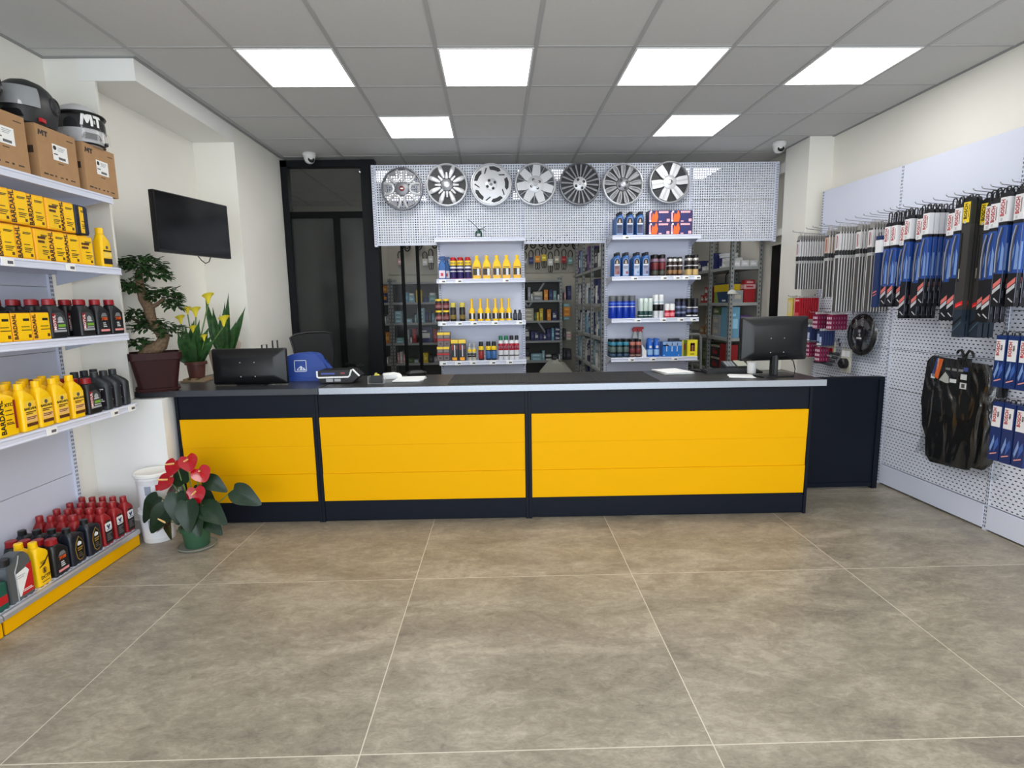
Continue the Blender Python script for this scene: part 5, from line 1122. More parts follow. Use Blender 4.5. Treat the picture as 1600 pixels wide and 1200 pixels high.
# carton-sleeved wipers at the far end
GCT = mat((74, 72, 70), .5); GCW = mat((206, 204, 204), .5); GCB = mat((40, 40, 42), .5)
def sleeve(H, tan=False, top=.05):
    r = Recipe(); W, T = .052, .019; y = -T/2
    m = MB().box(-W/2, W/2, y, T/2, 0, H-.03, GCT)
    m.box(-W/2-.0008, W/2+.0009, y-.0008, T/2-.003, H-.175, H-.045, mat((186, 160, 140), .5) if tan else GCW).box(-W/2-.0008, W/2+.0013, y-.0008, T/2, H-.215, H-.18, GCB).box(-W/2-.0008, W/2+.0013, y-.0008, T/2-.002, H-.24, H-.217, mat((176, 176, 174), .5))
    m.box(W/2, W/2+.0012, y-.001, y+.0075, .0, H-.03, GCW).box(-W/2, -W/2+.008, y-.0014, y, .0, H-.24, GCW)
    a = r.part('sleeve', m)
    s = MB().box(-.012, -.002, y-.0014, y, H-.16, H-.06, mat((150, 60, 56), .5)); s.box(.006, .012, y-.0014, y, H-.15, H-.07, GREYL); r.part('print', s, a)
    r.part('hanger', MB().prism([(-W/2+.002, H-.03), (W/2-.002, H-.03), (W/2-.004, H-.002), (.010, H+.012), (-.010, H+.012), (-W/2+.004, H-.002)], y+.005, T/2-.005, mat((140, 138, 134), .5)).tube([(-.008, 0, H+.008), (-.009, 0, H+top), (.009, 0, H+top), (.008, 0, H+.008)], .0022, mat((150, 148, 144), .5), 6), a)
    return r
sA, sB, sC = sleeve(.475, False, .036), sleeve(.545, True, .043), sleeve(.675, False, .033)
for (x, rec, n, w_, zb, lb) in ((-1.83, sA, 11, .27, 1.593, 'short grey carton-sleeved wiper at the far end, %s from the front'), (-1.405, sB, 6, .27, 1.515, 'grey carton-sleeved wiper with brownish header, %s from the front'), (-1.25, sC, 12, .28, 1.395, 'long grey carton-sleeved wiper, far column on the right wall, %s from the front'), (-1.13, sC, 8, .19, 1.395, 'long grey carton-sleeved wiper, middle column on the right wall, %s from the front'), (-1.02, sC, 7, .17, 1.395, 'long grey carton-sleeved wiper, near column on the right wall, %s from the front')):
    for j in range(n): rec.place('wiper_pack', lb % (ORD[j]), 'wiper pack', GW(x, -w_+.0095+.0235*j, zb), GR, 'carton-sleeved wipers')
# slim blue pack next to them
r = Recipe(); a = r.part('sleeve', MB().box(-.026, .026, -.012, .012, 0, .52, mat((28, 48, 92), .4)).box(-.0264, .0264, -.0124, .012, .40, .49, HDR)); r.part('stripes', MB().prism([(-.018, .10), (.018, .115), (.018, .125), (-.018, .11)], -.013, -.011, STR).prism([(-.018, .08), (.018, .095), (.018, .102), (-.018, .087)], -.013, -.011, STR), a)
r.part('hanger', MB().tube([(-.014, 0, .52), (-.010, 0, .545), (.010, 0, .545), (.014, 0, .52)], .003, BLACK, 6), a)
r.place('wiper_pack', 'slim dark blue wiper pack with red stripes right of the grey sleeves', 'wiper pack', GW(-.78, -.27, 1.432), GR, 'wiper packs on the upper hooks')
# rear wiper packs on the lower hooks
def rearp(H):
    r = Recipe(); W, T = .064, .03; y = -T/2; RB = mat((26, 50, 104), .32)
    m = MB().box(-W/2, W/2, y, T/2, 0, H, RB); m.prism([(-W*.4, .07), (-.005, .15), (.0, .11), (-W*.3, .05)], y-.001, y, BB2).prism([(.0, .05), (W*.4, .10), (W*.3, .14), (.004, .11)], y-.001, y, mat((60, 96, 170), .4))
    a = r.part('sleeve', m)
    r.part('header_card', MB().box(-W/2+.004, W/2-.008, y-.0018, y, H-.145, H-.025, HDR), a)
    r.part('lettering', text('BOSCH', .026, BRED), a, (-.012, y-.0028, H-.076), UPWARD)
    r.part('lettering', text('REAR', .013, TXB), a, (.008, y-.0028, H-.07), UPWARD)
    r.part('stripes', MB().prism([(-.02, .03), (.02, .045), (.02, .052), (-.02, .037)], y-.0014, y, mat((220, 150, 140), .5)), a)
    r.part('hanger', MB().tube([(-.014, 0, H), (-.010, 0, H+.022), (.010, 0, H+.022), (.014, 0, H)], .0035, BLACK, 6), a)
    return r
rpA, rpB = rearp(.30), rearp(.345)
hk2 = Recipe(); hk2.part('wire', MB().tube([(0, .004, 0), (0, -.25, 0), (0, -.258, .004), (0, -.262, .012)], .0028, CHROME, 6).box(-.010, .010, .0, .004, -.016, .016, CHROME))
for row_, (z, rec, H, xs) in enumerate(((1.295, rpA, .30, [.222, .295, .366]), (.91, rpB, .345, [.246, .318, .392]))):
    for i, x in enumerate(xs):
        hk2.place('peg_hook', 'wire peg hook carrying rear wiper packs, %s in the %s row' % (nth(i, 3), ('upper', 'lower')[row_]), 'hook', GW(x, -.003, z), GR, 'peg hooks with rear wipers')
        for j in range(2): rec.place('wiper_pack', 'small blue rear wiper pack, %s column of the %s row, %s' % (nth(i, 3), ('upper', 'lower')[row_], ('in front', 'behind')[j]), 'wiper pack', GW(x, -.245+.015+.034*j, z-H-.018), GR, 'rear wiper packs')

# ---- black floor mats in a clear bag
RUB = mat((20, 20, 21), .8, 0, .2, .25, 60)
t = thing('floor_mat_pack', 'black car floor mats in a clear plastic bag hung on the right wall', 'floor mats', GW(-.20, -.012, .40), GR)
def matpoly(sx, sz, x0, z0): return [(x0+sx*x, z0+sz*z) for x, z in [(-.26, .34), (-.245, .20), (-.20, .13), (-.195, .0), (-.15, -.045), (.14, -.02), (.175, .02), (.235, .62), (.20, .68), (-.20, .68), (-.25, .64)]]
for k, (sx, sz, x0, z0, y) in enumerate(((1, 1, -.01, .0, -.075), (1.02, .96, .02, .02, -.050), (.98, .95, .05, .015, -.025), (.9, .9, .06, .03, .0))):
    MB().prism(matpoly(sx, sz, x0, z0), y-.011, y+.011, RUB).build('floor_mat', t, bevel=.004)
MB().prism([(-.265, .33), (-.275, .37), (-.25, .66), (-.21, .70), (.10, .685), (.12, .30), (-.10, .315)], -.0922, -.0868, mat((28, 28, 29), .8, 0, .2)).build('floor_mat', t, bevel=.003)
hm = MB(); 
for s in (-1, 1): hm.tube([(s*.008, -.05, .69), (s*.012, -.05, .725), (s*.030, -.05, .752), (s*.050, -.05, .745), (s*.058, -.05, .73)], .008, BLACK, 8)
hm.box(-.05, .05, -.055, -.045, .67, .70, BLACK).build('hanger', t)
m = MB().prism([(-.20, .56), (-.17, .685), (-.155, .685), (-.18, .555)], -.0935, -.0925, mat((46, 66, 130), .5)).prism([(-.178, .555), (-.15, .685), (-.115, .684), (-.145, .545)], -.0935, -.0925, mat((240, 110, 40), .45))
m.prism([(-.135, .54), (-.09, .60), (-.06, .57), (-.055, .53), (-.075, .525)], -.0935, -.0925, mat((196, 196, 186), .5)).box(-.05, .0, -.0935, -.0925, .535, .56, STK).box(.03, .075, -.0935, -.0925, .565, .60, STK).box(.03, .078, -.0935, -.0925, .505, .545, STK).box(-.205, -.17, -.0935, -.0925, .545, .575, STK)
m.box(.042, .066, -.0940, -.0934, .512, .538, mat((90, 90, 90), .5)).box(.045, .08, -.0935, -.0925, .62, .645, mat((70, 84, 150), .5)); 
for k in range(3): m.box(-.09+.05*k, -.055+.05*k, -.0935, -.0925, .615, .63, mat((140, 140, 140), .5))
m.build('header_card', t)
BAG = film_mat('bag_film')
m = MB()
R = []
for z, a, b2, cx in ((-.05, .25, .03, .03), (.0, .262, .065, .02), (.25, .262, .075, .01), (.55, .258, .072, .01), (.69, .235, .068, .01), (.715, .19, .03, .01)):
    R.append([(x+cx+.004*math.sin(k*2.3+z*20), y-.042+.004*math.cos(k*1.9+z*17), z) for k, (x, y) in enumerate(rrect(a, b2, .03, 3))])
m.rings(R, BAG, False); m.prism([(-.24, .02), (-.335, -.03), (-.325, .03), (-.25, .18)], -.05, -.047, BAG)
m.build('plastic_bag', t, smooth=50)
hk2.place('peg_hook', 'wire peg hook above the bagged black floor mats', 'hook', GW(-.20, -.003, 1.118), GR, None)
# ---- bagged steering wheel
SG = mat((92, 92, 92), .5); SBK = mat((17, 17, 18), .5, 0, .3)
t = thing('steering_wheel', 'black and grey steering wheel cover set in a clear bag on the right wall', 'steering wheel', GW(-1.205, -.048, 1.20), GR)
MB().tube([(.145*math.sin(a), 0, .155*math.cos(a)) for a in [2*PI*k/48 for k in range(48)]], .0195, SBK, 10, True).build('rim', t, smooth=60)
def arc(a0, a1, r, rw, y0, y1, mt, n=8):
    A = [(r*math.sin(math.radians(a0+(a1-a0)*k/n)), r*math.cos(math.radians(a0+(a1-a0)*k/n))) for k in range(n+1)]; B = [((r-rw)*math.sin(math.radians(a1+(a0-a1)*k/n)), (r-rw)*math.cos(math.radians(a1+(a0-a1)*k/n))) for k in range(n+1)]
    return MB().prism(A+B, y0, y1, mt)
arc(-62, 62, .128, .05, -.012, .008, SG, 14).build('spoke_plate', t)
for a0, a1 in ((142, 168), (192, 218)): arc(a0, a1, .13, .07, -.010, .006, SG).build('spoke_plate', t)
MB().prism([(-.02, -.135), (.02, -.135), (.03, -.06), (.075, -.02), (.07, .045), (.03, .07), (-.03, .07), (-.07, .045), (-.075, -.02), (-.03, -.06)], -.022, .006, SBK).build('hub', t, bevel=.004)
MB().prism([(-.03, -.035), (.03, -.035), (.028, -.022), (-.028, -.022)], -.0235, -.0215, STK).lathe([(.014, .0215), (.014, .0235)], GREYL, (0, 0, .03), 14, 'y').lathe([(.011, .0215), (.011, .0235)], GREYL, (.004, 0, .0), 14, 'y').build('sticker', t)
m = MB(); R = []
for z, a, b2, cx in ((-.23, .16, .012, .03), (-.19, .185, .03, .02), (0, .195, .036, .015), (.16, .185, .034, .01), (.20, .13, .012, 0)): R.append([(x+cx, y, z) for x, y in rrect(a, b2, .02, 3)])
m.rings(R, BAG, False).build('plastic_bag', t, smooth=50)
# ---- packets at the far end
def packet(H, W, T, base, feats):
    r = Recipe(); a = r.part('packet', MB().box(-W/2, W/2, -T/2, T/2, 0, H, base))
    m = MB()
    for x0, x1, z0, z1, c in feats: m.box(-W/2+W*x0-.0006, -W/2+W*x1+.0006, -T/2-.001, T/2+.0004, H*z0, H*z1, c)
    r.part('print', m, a); r.part('hang_tab', MB().box(-W*.2, W*.2, -.001, .001, H, H+.02, mat((200, 200, 200), .4)), a); return r
RP = mat((170, 28, 40), .35)
yp = packet(.20, .085, .016, mat((206, 190, 90), .35), ((.1, .9, .1, .9, mat((226, 206, 120), .4)), (.2, .6, .3, .8, PALE)))
rp = packet(.195, .085, .016, RP, ((0, .12, 0, 1, mat((226, 150, 150), .4)), (.2, .9, .84, .92, mat((230, 170, 170), .4)), (.2, .9, .1, .3, mat((214, 90, 90), .4))))
def hooked(x, z, L, lb): hk2.place('peg_hook', lb, 'hook', GW(x, -.003, z), GR, 'far lower peg hooks')
for i, x in enumerate((-1.955,)):
    for j in range(3): yp.place('wipes_packet', 'yellow foil packet hanging at the far end of the right wall, %s' % ('in front', 'second', 'third')[j], 'packet', GW(x, -.235+.02*j, 1.315), GR, 'yellow packets')
for j in range(9): rp.place('wipes_packet', 'red foil packet at the far end of the right wall, %s from the front' % ORD[j], 'packet', GW(-1.825, -.245+.021*j, 1.318), GR, 'red packets')
hooked(-1.955, 1.528, 0, 'wire peg hook holding yellow packets'); hooked(-1.825, 1.525, 0, 'wire peg hook holding red packets')
PKB = mat((128, 24, 66), .4); PKW = mat((226, 200, 212), .4); NVP = mat((44, 56, 96), .4)
bl = packet(.13, .075, .014, PKB, tuple((.08+.31*i, .26+.31*i, .08+.3*j, .24+.3*j, PKW) for i in range(3) for j in range(3)))
nv = packet(.13, .075, .02, NVP, ((.1, .45, .3, .8, mat((150, 170, 210), .4)), (.55, .9, .2, .6, mat((190, 200, 226), .4)), (.1, .9, .04, .16, PALE)))
for i, (x, z, rec, n, nm) in enumerate(((-1.60, 1.235, bl, 5, 'crimson'), (-1.40, 1.235, bl, 6, 'crimson'), (-1.86, 1.13, nv, 7, 'dark blue'), (-1.70, 1.12, nv, 7, 'dark blue'), (-1.52, 1.09, nv, 5, 'dark blue'), (-1.86, .955+.025, bl, 7, 'crimson'), (-1.70, .975, bl, 6, 'crimson'), (-1.54, .945, bl, 4, 'crimson'))):
    ro = ('upper', 'upper', 'middle', 'middle', 'middle', 'lower', 'lower', 'lower')[i]; co = ('left', 'right', 'far left', 'centre', 'right', 'far left', 'centre', 'right')[i]
    hooked(x, z+.148, 0, 'wire peg hook holding the %s stack of %s %s blister cards' % (co, ro, nm))
    for j in range(n): rec.place('blister_card', '%s blister card behind the monitor, %s row, %s stack, %s from front' % (nm, ro, co, ORD[j]), 'blister card', GW(x, -.20+.024*j, z), GR, 'blister cards')
# horn pack and hose pack
t = thing('horn_pack', 'clear pack with a round black horn and white label on the right wall', 'pack', GW(-1.345, -.075, .87), GR)
MB().box(-.06, .06, .0, .012, 0, .20, mat((190, 186, 172), .6)).build('backing_card', t)
MB().lathe([(.045, 0), (.045, .035), (.035, .045), (.012, .046), (.010, .040)], BLACK, (0, 0, .075), 24, 'y').build('horn', t)
MB().box(-.05, .05, -.002, 0, .135, .185, STK).build('label', t)
t = thing('hose_pack', 'dark tow straps and a grey hook in a bag by the counter gate', 'pack', GW(-1.56, -.10, .905), GR)
for k in range(4): MB().tube([(-.13+.02*k, -.03+.02*k, .02+.03*k), (-.02, -.05+.02*k, .03+.03*k), (.10, -.02+.02*k, .015+.03*k)], .014, mat((58, 60, 62), .6), 8).build('strap', t)
MB().tube([(.10, -.03, .09), (.02, -.04, .10), (-.04, -.04, .13), (-.06, -.04, .17), (-.03, -.04, .19), (-.01, -.04, .165)], .009, mat((150, 152, 150), .35, .4), 8).build('hook', t)
MB().box(-.02, .06, .02, .035, .10, .21, mat((196, 190, 160), .6)).box(.0, .04, .016, .02, .12, .16, RED).build('card', t)
hooked(-1.345, 1.085, 0, 'wire peg hook above the horn pack'); hooked(-1.56, 1.13, 0, 'wire peg hook above the tow strap bag')
# ================================================================== storeroom behind the shelving wall
ANG = mat((150, 152, 150), .45, .3); SHB_ = mat((160, 162, 160), .5); BKD = mat((84, 84, 80), .6)
HOLE = mat((50, 52, 52), .6)
def angle_post(m, x, y, z0, z1, s=.04, sx=1, sy=1):
    m.box(min(x, x+sx*s), max(x, x+sx*s), min(y, y+sy*.003), max(y, y+sy*.003), z0, z1, ANG).box(min(x, x+sx*.003), max(x, x+sx*.003), min(y, y+sy*s), max(y, y+sy*s), z0, z1, ANG)
    z = z0+.05
    while z < z1-.02:
        m.box(min(x+sx*.014, x+sx*.026), max(x+sx*.014, x+sx*.026), min(y-sy*.0006, y), max(y-sy*.0006, y), z, z+.022, HOLE); m.box(min(x-sx*.0006, x), max(x-sx*.0006, x), min(y+sy*.014, y+sy*.026), max(y+sy*.014, y+sy*.026), z, z+.022, HOLE); z += .05
    return m
# far shelving across the back
LVL = [.33, .64, .945, 1.247, 1.552, 1.85]
PX = [-2.83, -1.52, -.25, 1.03]
def farunit(x0, x1, lab):
    t = thing('storage_rack', lab, 'shelving', ((x0+x1)/2, 8.3, 0)); w2 = (x1-x0)/2
    for z in LVL: MB().box(-w2+.004, w2-.004, .004, .36, z-.03, z, SHB_).build('shelf', t)
    for sx in (-1, 1):
        for y, sy in ((0, 1), (.365, -1)): angle_post(MB(), sx*w2, y, 0, 1.90, .036, -sx, sy).build('post', t)
    for z in range(len(LVL)-1): MB().box(-w2+.01, w2-.01, .352, .356, LVL[z], LVL[z+1]-.03, BKD).build('back_sheet', t)
    return t
farunit(-2.80, -1.525, 'far storage rack at the left, partly behind the dark glazed frame')
farunit(-1.521, -.252, 'far storage rack behind the left glass panes')
t2 = farunit(-.248, 1.035, 'far storage rack seen through the middle opening below the panels')
PALEM = mat((214, 216, 214), .5)
for (xa, za, xb, zb_) in ((-.10, 1.82, .46, .98), (.40, 1.82, -.10, 1.07)):
    d = Vector((xb-xa, 0, zb_-za)); n = Vector((d.z, 0, -d.x)).normalized()*.014
    MB().hexa([(p[0], y, p[1]) for y in (.340, .344) for p in ((xa-n.x, za-n.z), (xa+n.x, za+n.z), (xb+n.x, zb_+n.z), (xb-n.x, zb_-n.z))], PALEM).build('cross_brace', t2)
CN = {'orange': (228, 140, 30), 'navy': (34, 40, 92), 'pale blue': (150, 186, 196), 'light blue': (110, 164, 190), 'white': (222, 222, 218), 'yellow': (226, 190, 40), 'dark': (40, 42, 48), 'teal': (120, 160, 160), 'red': (160, 30, 34), 'beige': (190, 184, 164), 'grey': (150, 154, 156), 'pink': (214, 164, 166), 'green': (70, 96, 50), 'brown': (150, 108, 66), 'black': (24, 24, 28), 'purple': (90, 60, 120)}
_bx = {}; cnt = {}
def sbox(x, y, z, W, H, col, where, D=.16, rz=0, band=None):
    key = (round(W, 3), round(H, 3), col, D, band)
    if key not in _bx:
        R = Recipe(); a = R.part('carton', MB().box(-W/2, W/2, 0, D, 0, H, mat(CN[col], .5)))
        m = MB(); c2 = mat(CN[band], .5) if band else mat(tuple(min(255, v+50) for v in CN[col]), .5)
        m.box(-W*.32, W*.3, -.0012, 0, H*.3, H*.62, c2).box(-W*.32, W*.05, -.0012, 0, H*.7, H*.78, c2); R.part('print', m, a); _bx[key] = R
    return _bx[key].place('carton', where, 'box', (x, y, z), rz, 'boxes in the storeroom')
def wx(cx, left): return (-1.632+(cx/5.72-20)*.00962) if left else (.455+(cx-90)/10.667*.00962)
SPL = [1.5525, 1.2475, .9455, .6405]
LN = ['top', 'second', 'third', 'fourth']
left = {0: [(95, 150, 85, 'navy', 0, 'orange'), (95, 150, 66, 'orange', 85.4), (283, 330, 88, 'light blue', 0), (334, 386, 60, 'pale blue', 0), (340, 380, 18, 'white', 61), (400, 450, 108, 'yellow', 0), (462, 506, 45, 'navy', 0), (512, 575, 58, 'teal', 0), (520, 565, 22, 'white', 59), (205, 260, 18, 'dark', 0)],
        1: [(110, 128, 60, 'white', 0), (132, 150, 74, 'grey', 0), (203, 266, 35, 'pale blue', 0), (203, 266, 35, 'pale blue', 35.5), (203, 266, 35, 'pale blue', 71), (283, 355, 38, 'pale blue', 0), (360, 376, 82, 'dark', 0), (380, 396, 70, 'teal', 0), (405, 470, 32, 'pale blue', 0), (405, 470, 32, 'pale blue', 32.5), (405, 470, 32, 'pale blue', 65), (405, 470, 32, 'pale blue', 97.5), (478, 500, 92, 'navy', 0), (505, 530, 104, 'dark', 0), (534, 552, 80, 'light blue', 0), (558, 580, 40, 'white', 0)],
        2: [(95, 155, 100, 'orange', 0), (205, 274, 24, 'pale blue', 0), (205, 274, 24, 'teal', 24.5), (288, 304, 112, 'white', 0), (308, 326, 116, 'grey', 0), (330, 348, 50, 'white', 0), (355, 388, 128, 'red', 0), (420, 532, 140, 'navy', 0, 'white'), (538, 575, 120, 'red', 0), (580, 600, 110, 'white', 0)],
        3: [(105, 130, 55, 'white', 0), (135, 160, 48, 'grey', 0), (210, 230, 95, 'pink', 0), (234, 256, 102, 'white', 0), (260, 282, 78, 'pink', 0), (306, 352, 44, 'green', 0), (358, 402, 30, 'grey', 0), (418, 436, 60, 'pink', 0), (442, 486, 88, 'yellow', 0), (492, 530, 66, 'dark', 0), (536, 580, 50, 'grey', 0)]}
cent = {0: [(162, 208, 215, 'grey', 0), (215, 245, 110, 'white', 0), (250, 405, 70, 'grey', 0), (250, 405, 70, 'beige', 70.5), (432, 500, 170, 'orange', 0), (516, 580, 175, 'navy', 0), (586, 640, 150, 'teal', 0), (660, 690, 90, 'white', 0), (772, 802, 125, 'pink', 0), (822, 890, 230, 'navy', 0)],
        1: [(92, 255, 68, 'beige', 0), (92, 255, 68, 'beige', 69), (92, 255, 68, 'beige', 138), (266, 300, 140, 'green', 0), (306, 344, 140, 'yellow', 0), (356, 414, 200, 'yellow', 0), (482, 548, 185, 'orange', 0), (566, 650, 150, 'navy', 0, 'white'), (756, 868, 60, 'teal', 0), (756, 868, 80, 'orange', 61), (756, 868, 78, 'orange', 142), (756, 868, 58, 'teal', 221)],
        2: [(100, 190, 245, 'dark', 0, 'white'), (204, 260, 160, 'navy', 0), (264, 340, 150, 'navy', 0, 'white'), (344, 410, 120, 'navy', 0), (414, 470, 110, 'navy', 0, 'white'), (474, 545, 190, 'navy', 0), (552, 598, 205, 'light blue', 0), (604, 710, 72, 'navy', 0, 'white'), (604, 710, 72, 'navy', 73, 'white'), (604, 710, 70, 'navy', 146, 'white'), (752, 796, 190, 'dark', 0), (802, 892, 48, 'beige', 0), (802, 892, 48, 'pink', 49), (802, 892, 48, 'beige', 98)],
        3: [(100, 186, 68, 'beige', 0), (100, 186, 130, 'black', 69), (202, 388, 58, 'pale blue', 0), (202, 388, 58, 'pale blue', 59), (392, 436, 165, 'pale blue', 0), (452, 552, 30, 'white', 0), (452, 552, 30, 'black', 31), (452, 552, 28, 'white', 62), (562, 660, 90, 'dark', 0), (676, 702, 95, 'white', 0), (752, 800, 190, 'black', 0), (804, 890, 180, 'dark', 0)]}
for side, data, lf in (('left', left, True), ('middle', cent, False)):
    for lv, items in data.items():
        for i, it in enumerate(items):
            x0, x1, h, col, zo = it[:5]; sc_ = (1/5.72 if lf else 1/10.667)*.00962
            xa, xb = wx(x0, lf), wx(x1, lf)
            shade = 'behind left glass panes' if lf else 'in the middle opening'
            bo = sbox((xa+xb)/2, 8.342+.004*(i % 3), SPL[lv]+zo*sc_+.0004, xb-xa-.002, h*sc_, col, '%s box on the %s storage shelf %s, %s from the left' % (col, LN[lv], shade, ORD[i]), .2, 0, it[5] if len(it) > 5 else None)
            if lf and lv == 2 and x0 == 420: link(text('UFI', .05, WHITE), 'lettering', bo, (0, -.003, h*sc_*.46), FRONT)

# V-belts hanging on the back wall
BPX = [(-1.42, 2.17, 'pink', .0), (-1.04, 2.16, 'white', .0), (-.95, 2.20, 'white', 1), (-.79, 2.13, 'brown', 1), (-.66, 2.20, 'white', 0), (-.50, 2.22, 'orange', 1), (-.33, 2.13, 'orange', 1), (.50, 2.14, 'grey', 0), (.60, 2.16, 'navy', 0), (.70, 2.18, 'orange', 1), (.80, 2.20, 'yellow', 1), (.90, 2.13, 'white', 1), (1.00, 2.17, 'beige', 1), (1.11, 2.17, 'red', 1), (1.21, 2.15, 'teal', 0)]
bmat = mat((26, 26, 27), .6)
def belt(x, z, col, tail, lab, w=.034, h=.11):
    t = thing('drive_belt', lab, 'drive belt', (x, 8.70, z), 0, 'drive belts on the back wall')
    top = [(w*math.cos(a), 0, h*.5+.05+h*.5*math.sin(a)) for a in [PI*k/10 for k in range(11)]]
    m = MB().tube([(w*.7, 0, .02)]+top+[(-w*.7, 0, .02)], .007, bmat, 6)
    if tail:
        for s in (-.5, .5): m.tube([(s*w-w*.4, 0, -.03)]+[(s*w+w*.5*math.cos(a), .0, -.10+.05*math.sin(a)) for a in [PI-.3+(PI+.6)*k/8 for k in range(9)]]+[(s*w+w*.4, 0, -.03)], .005, bmat, 6)
    m.build('belt', t)
    MB().box(-w*1.05, w*1.05, -.012, .012, -.045, .055, mat(CN[col], .5)).box(-w*.8, w*.7, -.0132, -.012, -.01, .02, mat(tuple(min(255, v+60) for v in CN[col]), .5)).build('card_sleeve', t)
    MB().tube([(0, .05, h+.05), (0, -.02, h+.05), (0, -.025, h+.06)], .003, CHROME, 6).build('hook', t)
for i, (x, z, c_, tl) in enumerate(BPX):
    belt(x, z, c_, tl, 'drive belt in a %s card sleeve, %s' % (c_, ('%s behind glass' % nth(i, 7)) if i < 7 else ('%s in the middle opening' % nth(i-7, 8))))
for i, x in enumerate((-1.30, -1.12, -.88, -.73, -.58, -.44, .50, .63, .76, .89, 1.02, 1.15, 1.28)):
    t = thing('drive_belt', 'thick black belt high on the back wall, %s' % (nth(i, 6)+' behind the left glass' if i < 6 else nth(i-6, 7)+' in the middle opening'), 'drive belt', (x, 8.665, 2.345+.02*(i % 3)), 0, 'drive belts on the back wall')
    MB().tube([(.045*math.cos(a), 0, .07+.085*math.sin(a)) for a in [2*PI*k/16 for k in range(16)]], .011, bmat, 6, True).tube([(.03*math.cos(a), -.016, .08+.06*math.sin(a)) for a in [2*PI*k/14 for k in range(14)]], .008, bmat, 6, True).build('belt', t)
    MB().tube([(0, .085, .128), (0, -.03, .128), (0, -.035, .138)], .003, CHROME, 6).build('hook', t)
MB_ = MB().box(-1.62, -.25, 8.738, 8.7495, 1.98, 2.9, mat((176, 172, 160), .8)).box(.44, 1.6, 8.738, 8.7495, 1.98, 2.9, mat((176, 172, 160), .8))
struct(MB_, 'trim_4')
sbox(-.62, 8.40, 1.8505, .155, .055, 'orange', 'flat orange box on top of the far rack behind the left glass, lower one', .2, 0, 'white')
sbox(-.62, 8.40, 1.9060, .155, .05, 'brown', 'flat tan box on top of the far rack behind the left glass, upper one', .2, 0, 'white')

# rack running back from the middle shelves, open to the left
def siderack(X, x1, y0, y1, lv, lab, ys, open_left=True):
    t = thing('storage_rack', lab, 'shelving', (X, y0, 0)); W = x1-X; L = y1-y0
    for z in lv: MB().box(.003, W, .003, L, z-.03, z, SHB_).build('shelf', t)
    for y in ys: angle_post(MB(), 0, y-y0, 0, 2.36, .035, 1, 1).build('post', t); angle_post(MB(), W+.003, y-y0, 0, 2.36, .035, -1, 1).build('post', t)
    return t
LA = [.38, .74, 1.11, 1.49, 1.90]
siderack(1.185, 1.60, 6.04, 8.24, LA, 'storage rack running back from the middle, full of navy and white boxes', [6.07, 6.72, 7.36, 7.98])
rg = random.Random(11); pal = ['navy', 'white', 'navy', 'pale blue', 'grey', 'dark', 'white', 'navy', 'purple', 'light blue', 'white', 'dark']
for li, z in enumerate(LA):
    y = 6.10; k = 0
    while y < 8.1:
        wd_ = rg.uniform(.07, .17); h_ = rg.uniform(.12, .30 if li < 4 else .34); c_ = rg.choice(pal) if li > 0 else rg.choice(['grey', 'dark', 'beige', 'red'])
        if True:
            sbox(1.235, y+wd_/2, z+.0004, wd_-.006, h_, c_, '%s box on the %s shelf of the middle rack, %s from near end' % (c_, ('lowest', 'second lowest', 'middle', 'second highest', 'top')[li], ORD[k]), .16, -PI/2, 'white' if c_ in ('navy', 'dark', 'purple') and rg.random() < .7 else None)
            if h_ < .17: sbox(1.24, y+wd_/2, z+h_+.0008, wd_-.012, .29-h_, rg.choice(['navy', 'white', 'grey']), 'box stacked on the %s %s box, %s shelf of the middle rack' % (ORD[k], c_, ('lowest', 'second lowest', 'middle', 'second highest', 'top')[li]), .15, -PI/2)
            k += 1
        y += wd_+rg.uniform(.0, .02)
# rack at the right wall
LR = [.30, .655, 1.065, 1.475, 1.885]
RX = 2.715
t = thing('storage_rack', 'grey slotted-angle storage rack by the storeroom door, holding crates and boxes', 'shelving', (RX, 6.30, 0))
for z in LR: MB().box(.003, .362, .003, 2.2, z-.035, z, SHB_).build('shelf', t)
for y in (0, .62, 1.3): angle_post(MB(), 0, y, 0, 2.45, .042, 1, 1).build('post', t); angle_post(MB(), .365, y, 0, 2.45, .042, -1, 1).build('post', t)
tag(MB().ball((0, 0, 0), .055, .012, .05, mat((222, 220, 210), .45), 16, 8, 0, 1).build('post_fitting', None, (2.735, 6.284, 1.575)), 'small white half-round fitting on the near post of the right rack', 'fitting')
def rb(y, z, W, H, col, lab, D=.2, band=None, x=2.762): return sbox(x, y, z+.0006, W, H, col, lab, D, -PI/2, band)
def fb_(x, z, W, H, col, lab, D=.22, band=None, y=6.346): return sbox(x, y, z+.0006, W, H, col, lab, D, 0, band)
z = LR[4]
for i, x in enumerate((2.80, 2.90, 3.0)): fb_(x, z, .09, .07, 'white', 'low white box on the front of the right rack top shelf, %s' % nth(i, 3), .2)
for i, (y, W, H, c_, b_) in enumerate(((6.607, .12, .06, 'white', None), (6.607, .11, .055, 'white', None), (7.07, .13, .05, 'white', None), (7.07, .12, .05, 'beige', None), (6.95, .09, .20, 'navy', 'white'), (7.23, .15, .06, 'white', None), (7.4, .14, .14, 'navy', 'white'), (7.6, .2, .06, 'beige', None))):
    st_ = {1: .0608, 3: .0508}.get(i, 0)
    rb(y, z+st_, W, H, c_, '%s box on the side of the right rack top shelf, %s from near end' % (c_, ORD[i]), .2, b_)
tl = thing('plastic_tub', 'white tub with dark blue band on the top shelf of the right rack', 'tub', (2.83, 6.62, z+.0005)); 
